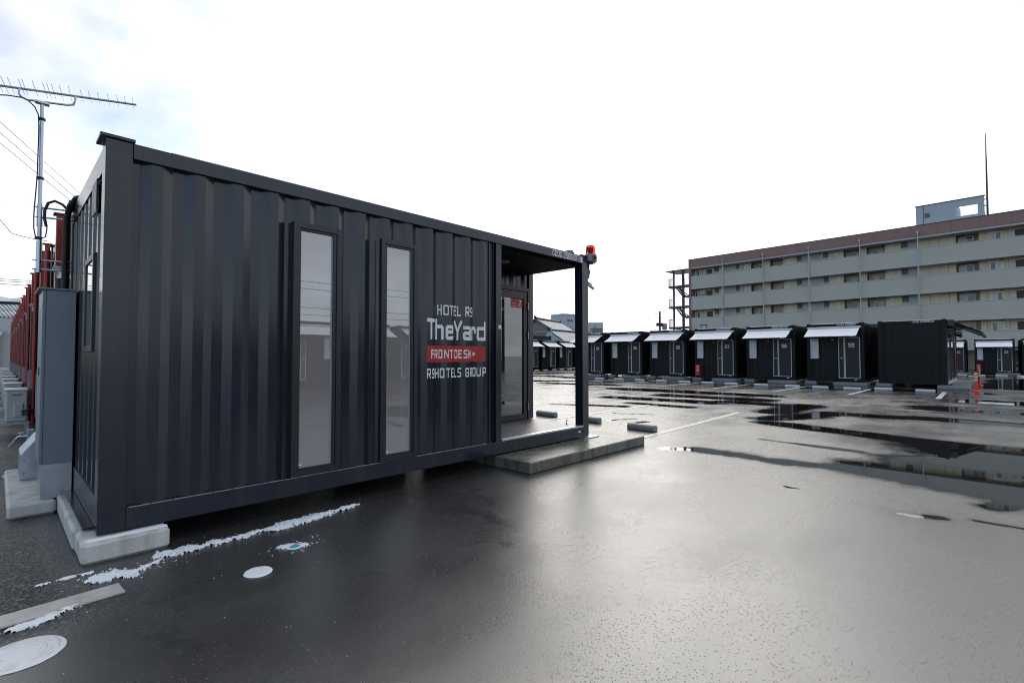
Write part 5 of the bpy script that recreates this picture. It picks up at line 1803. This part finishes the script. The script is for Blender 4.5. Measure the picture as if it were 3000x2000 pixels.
wbm(0, 0, 0, 7.2, 5.9, 13.7).build('wall', 'whitebldg', wb)
wbm(-.1, -.1, 13.701, 7.3, 6.0, 13.95).build('roof_edge', 'aptpale', wb)
for zz in (12.0, 9.3, 6.6):
    w_ = wbm(1.8, -.06, zz - .3, 3.9, -.001, zz + .25).build('window', 'pane', wb)
    w_ = wbm(5.2, -.06, zz - 1.5, 6.4, -.001, zz + .25).build('window', 'panelight', wb)
    wbm(5.3, -.09, zz - 1.4, 6.3, -.061, zz - .4).build('pane', 'pane', w_)
for (xx, yy, zz) in ((.4, 5.2, 17.6), (1.0, 2.6, 17.5), (4.5, .6, 17.6)):
    MB().tube([(xx, yy, 13.95), (xx, yy, zz)], [.06, .03], 5).xf(m4).build('aerial', 'pipe', wb)
wbm(-6, 6.2, 0, 0, 14, 9.8).build('annex', 'aptpale', wb)
wc = thing('grey_blue_building', 'boxy grey blue building with a roof tower seen right of the porch post', 'building', (146, 96.6, 0), math.radians(-46))
MB().box(-1.0, 0, 0, 4.6, 6, 13.2).build('wall', 'whitebldg', wc)
MB().box(-2.6, 0, 0, -1.01, 6, 10.4).box(-2.6, 0, 12.6, -1.01, 1, 13.2).box(-2.6, 0, 10.4, -2.2, 1, 12.59).build('open_tower', 'aptpale', wc)
MB().box(-8, -2.5, 0, -.2, -.2, 10.1).build('lower_wing', 'whitebldg', wc)
for k in range(6):
    MB().box(-7.5 + k * 1.2, -2.56, 8.9, -6.8 + k * 1.2, -2.501, 9.6).build('window', 'pane', wc)
MB().box(1.6, -.06, 11.2, 1.95, -.001, 12.2).build('window', 'pane', wc)
MB().tube([(.6, 2, 13.2), (.6, 2, 16.0)], [.06, .03], 5).build('aerial', 'pipe', wc)
MB().box(-1.1, -.1, 13.201, 4.7, 6.1, 13.4).build('roof_edge', 'aptpale', wc)
wd = thing('brown_block', 'small brown concrete block in front of the grey blue building', 'building', (140.5, 90.0, 0), math.radians(-46))
MB().box(-1.8, 0, 0, 1.8, 4, 10.7).build('wall', 'brownbldg', wd)
MB().box(1.81, .5, 0, 5.2, 4, 9.4).build('annex', 'aptpale', wd)
MB().box(-1.9, -.1, 10.701, 1.9, 4.1, 10.9).build('roof_edge', 'brownbldg', wd)
for k in range(3):
    MB().box(-1.4 + k * 1.0, -.05, 9.2, -.8 + k * 1.0, -.001, 9.9).build('window', 'pane', wd)

# houses at the far left
lh = thing('snowy_house', 'house with snow covered tiled roof at the far left edge', 'house')
A3, B3 = Vector((1.3, 80.6, 7.82)), Vector((-12, 84, 7.85))
C3, E3 = Vector((.9, 77.2, 6.05)), Vector((-12.5, 80.5, 6.0))
roof_plane('roof', (A3, B3, E3, C3), lh)
MB().tube([A3 + Vector((0, 0, .1)), B3 + Vector((0, 0, .1))], .18, 8).build('roof_ridge', 'navy', lh)
C4 = Vector((1.7, 84, 6.05))
roof_plane('roof', (B3, A3, C4, C4 + (B3 - A3)), lh)
w3 = MB()
w3.q(A3 - Vector((0, 0, .2)), C3 - Vector((.05, 0, .2)), z0v(C3), z0v(C4), C4 - Vector((0, 0, .2)))
w3.q(C3 - Vector((.05, 0, .15)), E3 - Vector((0, 0, .15)), z0v(E3), z0v(C3))
w3.build('wall', 'aptpale', lh)
lp = thing('lean_to', 'pale lean-to with a dark roof below the snowy house', 'shed')
roof_plane('roof', ((-.1, 77.0, 4.45), (-9, 79, 4.45), (-9.3, 77, 3.75), (-.4, 75, 3.75)), lp, 'tiles')
MB().box(-9, 76, 0, -.5, 76.9, 3.7).build('wall', 'aptpale', lp)

# utility poles, wires, lamp
def pole(x, y, h, label, lamp=False, xf=True):
    t = thing('utility_pole', label, 'utility pole', (x, y, 0))
    MB().tube([(0, 0, 0), (0, 0, h)], [.26, .2] if xf else [.17, .13], 10).build('shaft', 'wood', t, smooth=.6)
    a = math.radians(-40)
    c_, s_ = math.cos(a), math.sin(a)
    for zz, ln in ((h - .5, 1.1), (h - 1.6, .8)):
        MB().tube([(-c_ * ln, -s_ * ln, zz), (c_ * ln, s_ * ln, zz)], .05, 6).build('crossarm', 'wood', t)
        for k in (-.95, -.5, .5, .95):
            MB().tube([(c_ * ln * k, s_ * ln * k, zz + .05), (c_ * ln * k, s_ * ln * k, zz + .25)], .045, 6).build('insulator', 'silver', t)
    if xf:
        MB().lathe([(.02, h - 4.2), (.55, h - 4.1), (.55, h - 2.8), (.4, h - 2.7), (.05, h - 2.65)], (c_ * 1.1, s_ * 1.1), 14).build('transformer', 'cabinet', t, smooth=.6)
        MB().box(-.5, -.12, h - 4.4, .75, .12, h - 4.25).xf(Matrix.Rotation(a, 4, 'Z')).build('platform', 'steel', t)
        MB().box(-.75, -.3, h - 3.3, -.25, .3, h - 2.6).box(.28, -.3, h - 3.4, .7, .3, h - 2.6).xf(Matrix.Rotation(a, 4, 'Z')).build('switch_box', 'black', t)
    if lamp:
        MB().tube([(0, 0, h - 3.2), (-.3, 0, h - 2.8), (-.9, 0, h - 2.5), (-1.6, 0, h - 2.2)], .035, 6).build('lamp_arm', 'steel', t)
        MB().tube([(-1.5, 0, h - 2.25), (-1.95, 0, h - 2.1)], [.09, .06], 8).build('lamp_head', 'steel', t)
    return t


pole(101.7, 47.3, 11.4, 'dark utility pole with transformer left of the escape stair')
pole(35, -28.2, 7.6, 'dark wooden utility pole with street lamp, seen mirrored in the porch door', True, False)


def wire(p0, p1, label, sag=.3, rad=.012, n=10):
    p0, p1 = Vector(p0), Vector(p1)
    pts = []
    for i in range(n + 1):
        t = i / n
        q = p0.lerp(p1, t)
        q.z -= sag * 4 * t * (1 - t)
        pts.append(q)
    o = MB().tube(pts, rad, 5).build('overhead_wire', 'pipe' if rad > .02 else 'steel')
    tag(o, label, 'overhead wire', 'overhead power lines')
    return o


def ext(a, b, k0=1., k1=1.):
    a, b = Vector(a), Vector(b)
    return a - (b - a) * k0, b + (b - a) * k1


for nm, a, b in (('upper', (-1.56, 19.32, 10.25), (3.62, 39.88, 12.14)), ('middle', (-1.56, 19.33, 9.86), (3.63, 39.89, 11.62)), ('lower', (-1.55, 19.34, 9.47), (3.64, 39.9, 11.15))):
    p0, p1 = ext(a, b, .3, .6)
    wire(p0, p1, nm + ' of three wires slanting behind the aerial mast', .0, .013)
wire((-.9, 12.3, 5.3), (-.33, 13.21, 4.56), 'thin service wire dropping to a joint left of the mast', .03, .008)
wire((-.33, 13.21, 4.56), (.35, 13.55, 4.53), 'thin service wire running from the joint to the row roofs', .02, .008)
for nm, z in (('top', 7.78), ('middle', 7.62), ('bottom', 7.47)):
    wire((-8, 60, z + .8), (1.6, 50.8, z - .25 - (.1 if nm == 'bottom' else 0)), nm + ' of three low wires above the far left mountain', .1, .02)
for nm, dz in (('upper', 0.), ('lower', -.5)):
    wire((60, 57, 13.6 + dz), (105, 40.5, 12.2 + dz), nm + ' long sagging wire right of the porch post', 1.35, .024, 20)
wire((102.83, 60.69, 9.6), (101.4, 46.9, 11.0), 'wire rising to the left arm of the far utility pole', .1, .022)
wire((102.4, 46.7, 10.9), (99.2, 36, 10.2), 'wire leaving the far utility pole behind the escape stair', .3, .022)
for nm, z in (('highest', 6.9), ('second', 6.4), ('third', 5.1), ('lowest', 4.6)):
    wire((-10, -30, z + .4), (35, -28.2, z), nm + ' wire behind the camera, mirrored in the window glass', .5, .018, 16)

# ------------------------------------------------------------------ car beyond container 33
car = thing('parked_car', 'dark parked car partly visible right of container 33', 'car', (60.4, -8.1, 0), math.radians(88))
L_, Wc = 4.2, 1.7
sect = [(-2.1, .35), (-2.1, .85), (-1.95, .98), (-1.3, 1.0), (1.0, 1.0), (1.9, .9), (2.1, .75), (2.1, .35)]
MB().prism([(p[0], p[1]) for p in sect], -Wc / 2, Wc / 2, 'y').build('body', 'car', car, bevel=.06)
MB().prism([(-1.95, 1.001), (-1.65, 1.42), (-1.4, 1.5), (.1, 1.5), (.35, 1.44), (1.1, 1.001)], -Wc / 2 + .1, Wc / 2 - .1, 'y').build('cabin', 'car', car, bevel=.05)
for s_ in (-1, 1):
    yy = s_ * (Wc / 2 - .093)
    MB().q((-1.6, yy, 1.04), (-.45, yy, 1.04), (-.45, yy, 1.4), (-1.4, yy, 1.4)).q((-.38, yy, 1.04), (.85, yy, 1.04), (.2, yy, 1.4), (-.38, yy, 1.4)).build('side_window', 'pane', car)
    MB().box(.75, s_ * (Wc / 2 + .09) - .08, 1.0, .9, s_ * (Wc / 2 + .09) + .08, 1.13).build('wing_mirror', 'car', car, bevel=.02)
    MB().box(2.0, s_ * .6 - .15, .68, 2.11, s_ * .6 + .15, .82).build('headlight', 'silver', car, bevel=.02)
    for xx in (-1.35, 1.35):
        w_ = MB().tube([(xx, s_ * (Wc / 2 - .2), .32), (xx, s_ * (Wc / 2 + .01), .32)], .32, 20).build('wheel', 'tyre', car)
        MB().tube([(xx, s_ * (Wc / 2 + .011), .32), (xx, s_ * (Wc / 2 + .02), .32)], .2, 14).build('rim', 'alu', w_)
MB().box(-1.4, -.7, 1.505, .1, .7, 1.56).build('roof_snow', 'snow', car, bevel=.02)
gb = thing('garage_beam', 'dark low beam with two snow strips right of container 33', 'beam', (63.5, -8.6, 0), 0)
MB().box(-.2, -3, 2.05, .2, 3.6, 2.3).box(-.2, -3, 0, .2, -2.8, 2.0499).box(-.2, 3.4, 0, .2, 3.6, 2.0499).build('beam', 'brdoor', gb)
for (ya, yb) in ((-2.8, .2), (.4, 1.6), (1.75, 3.3)):
    MB().box(-.22, ya, 2.3005, .2, yb, 2.38).build('snow_cap', 'snow', gb, bevel=.02)
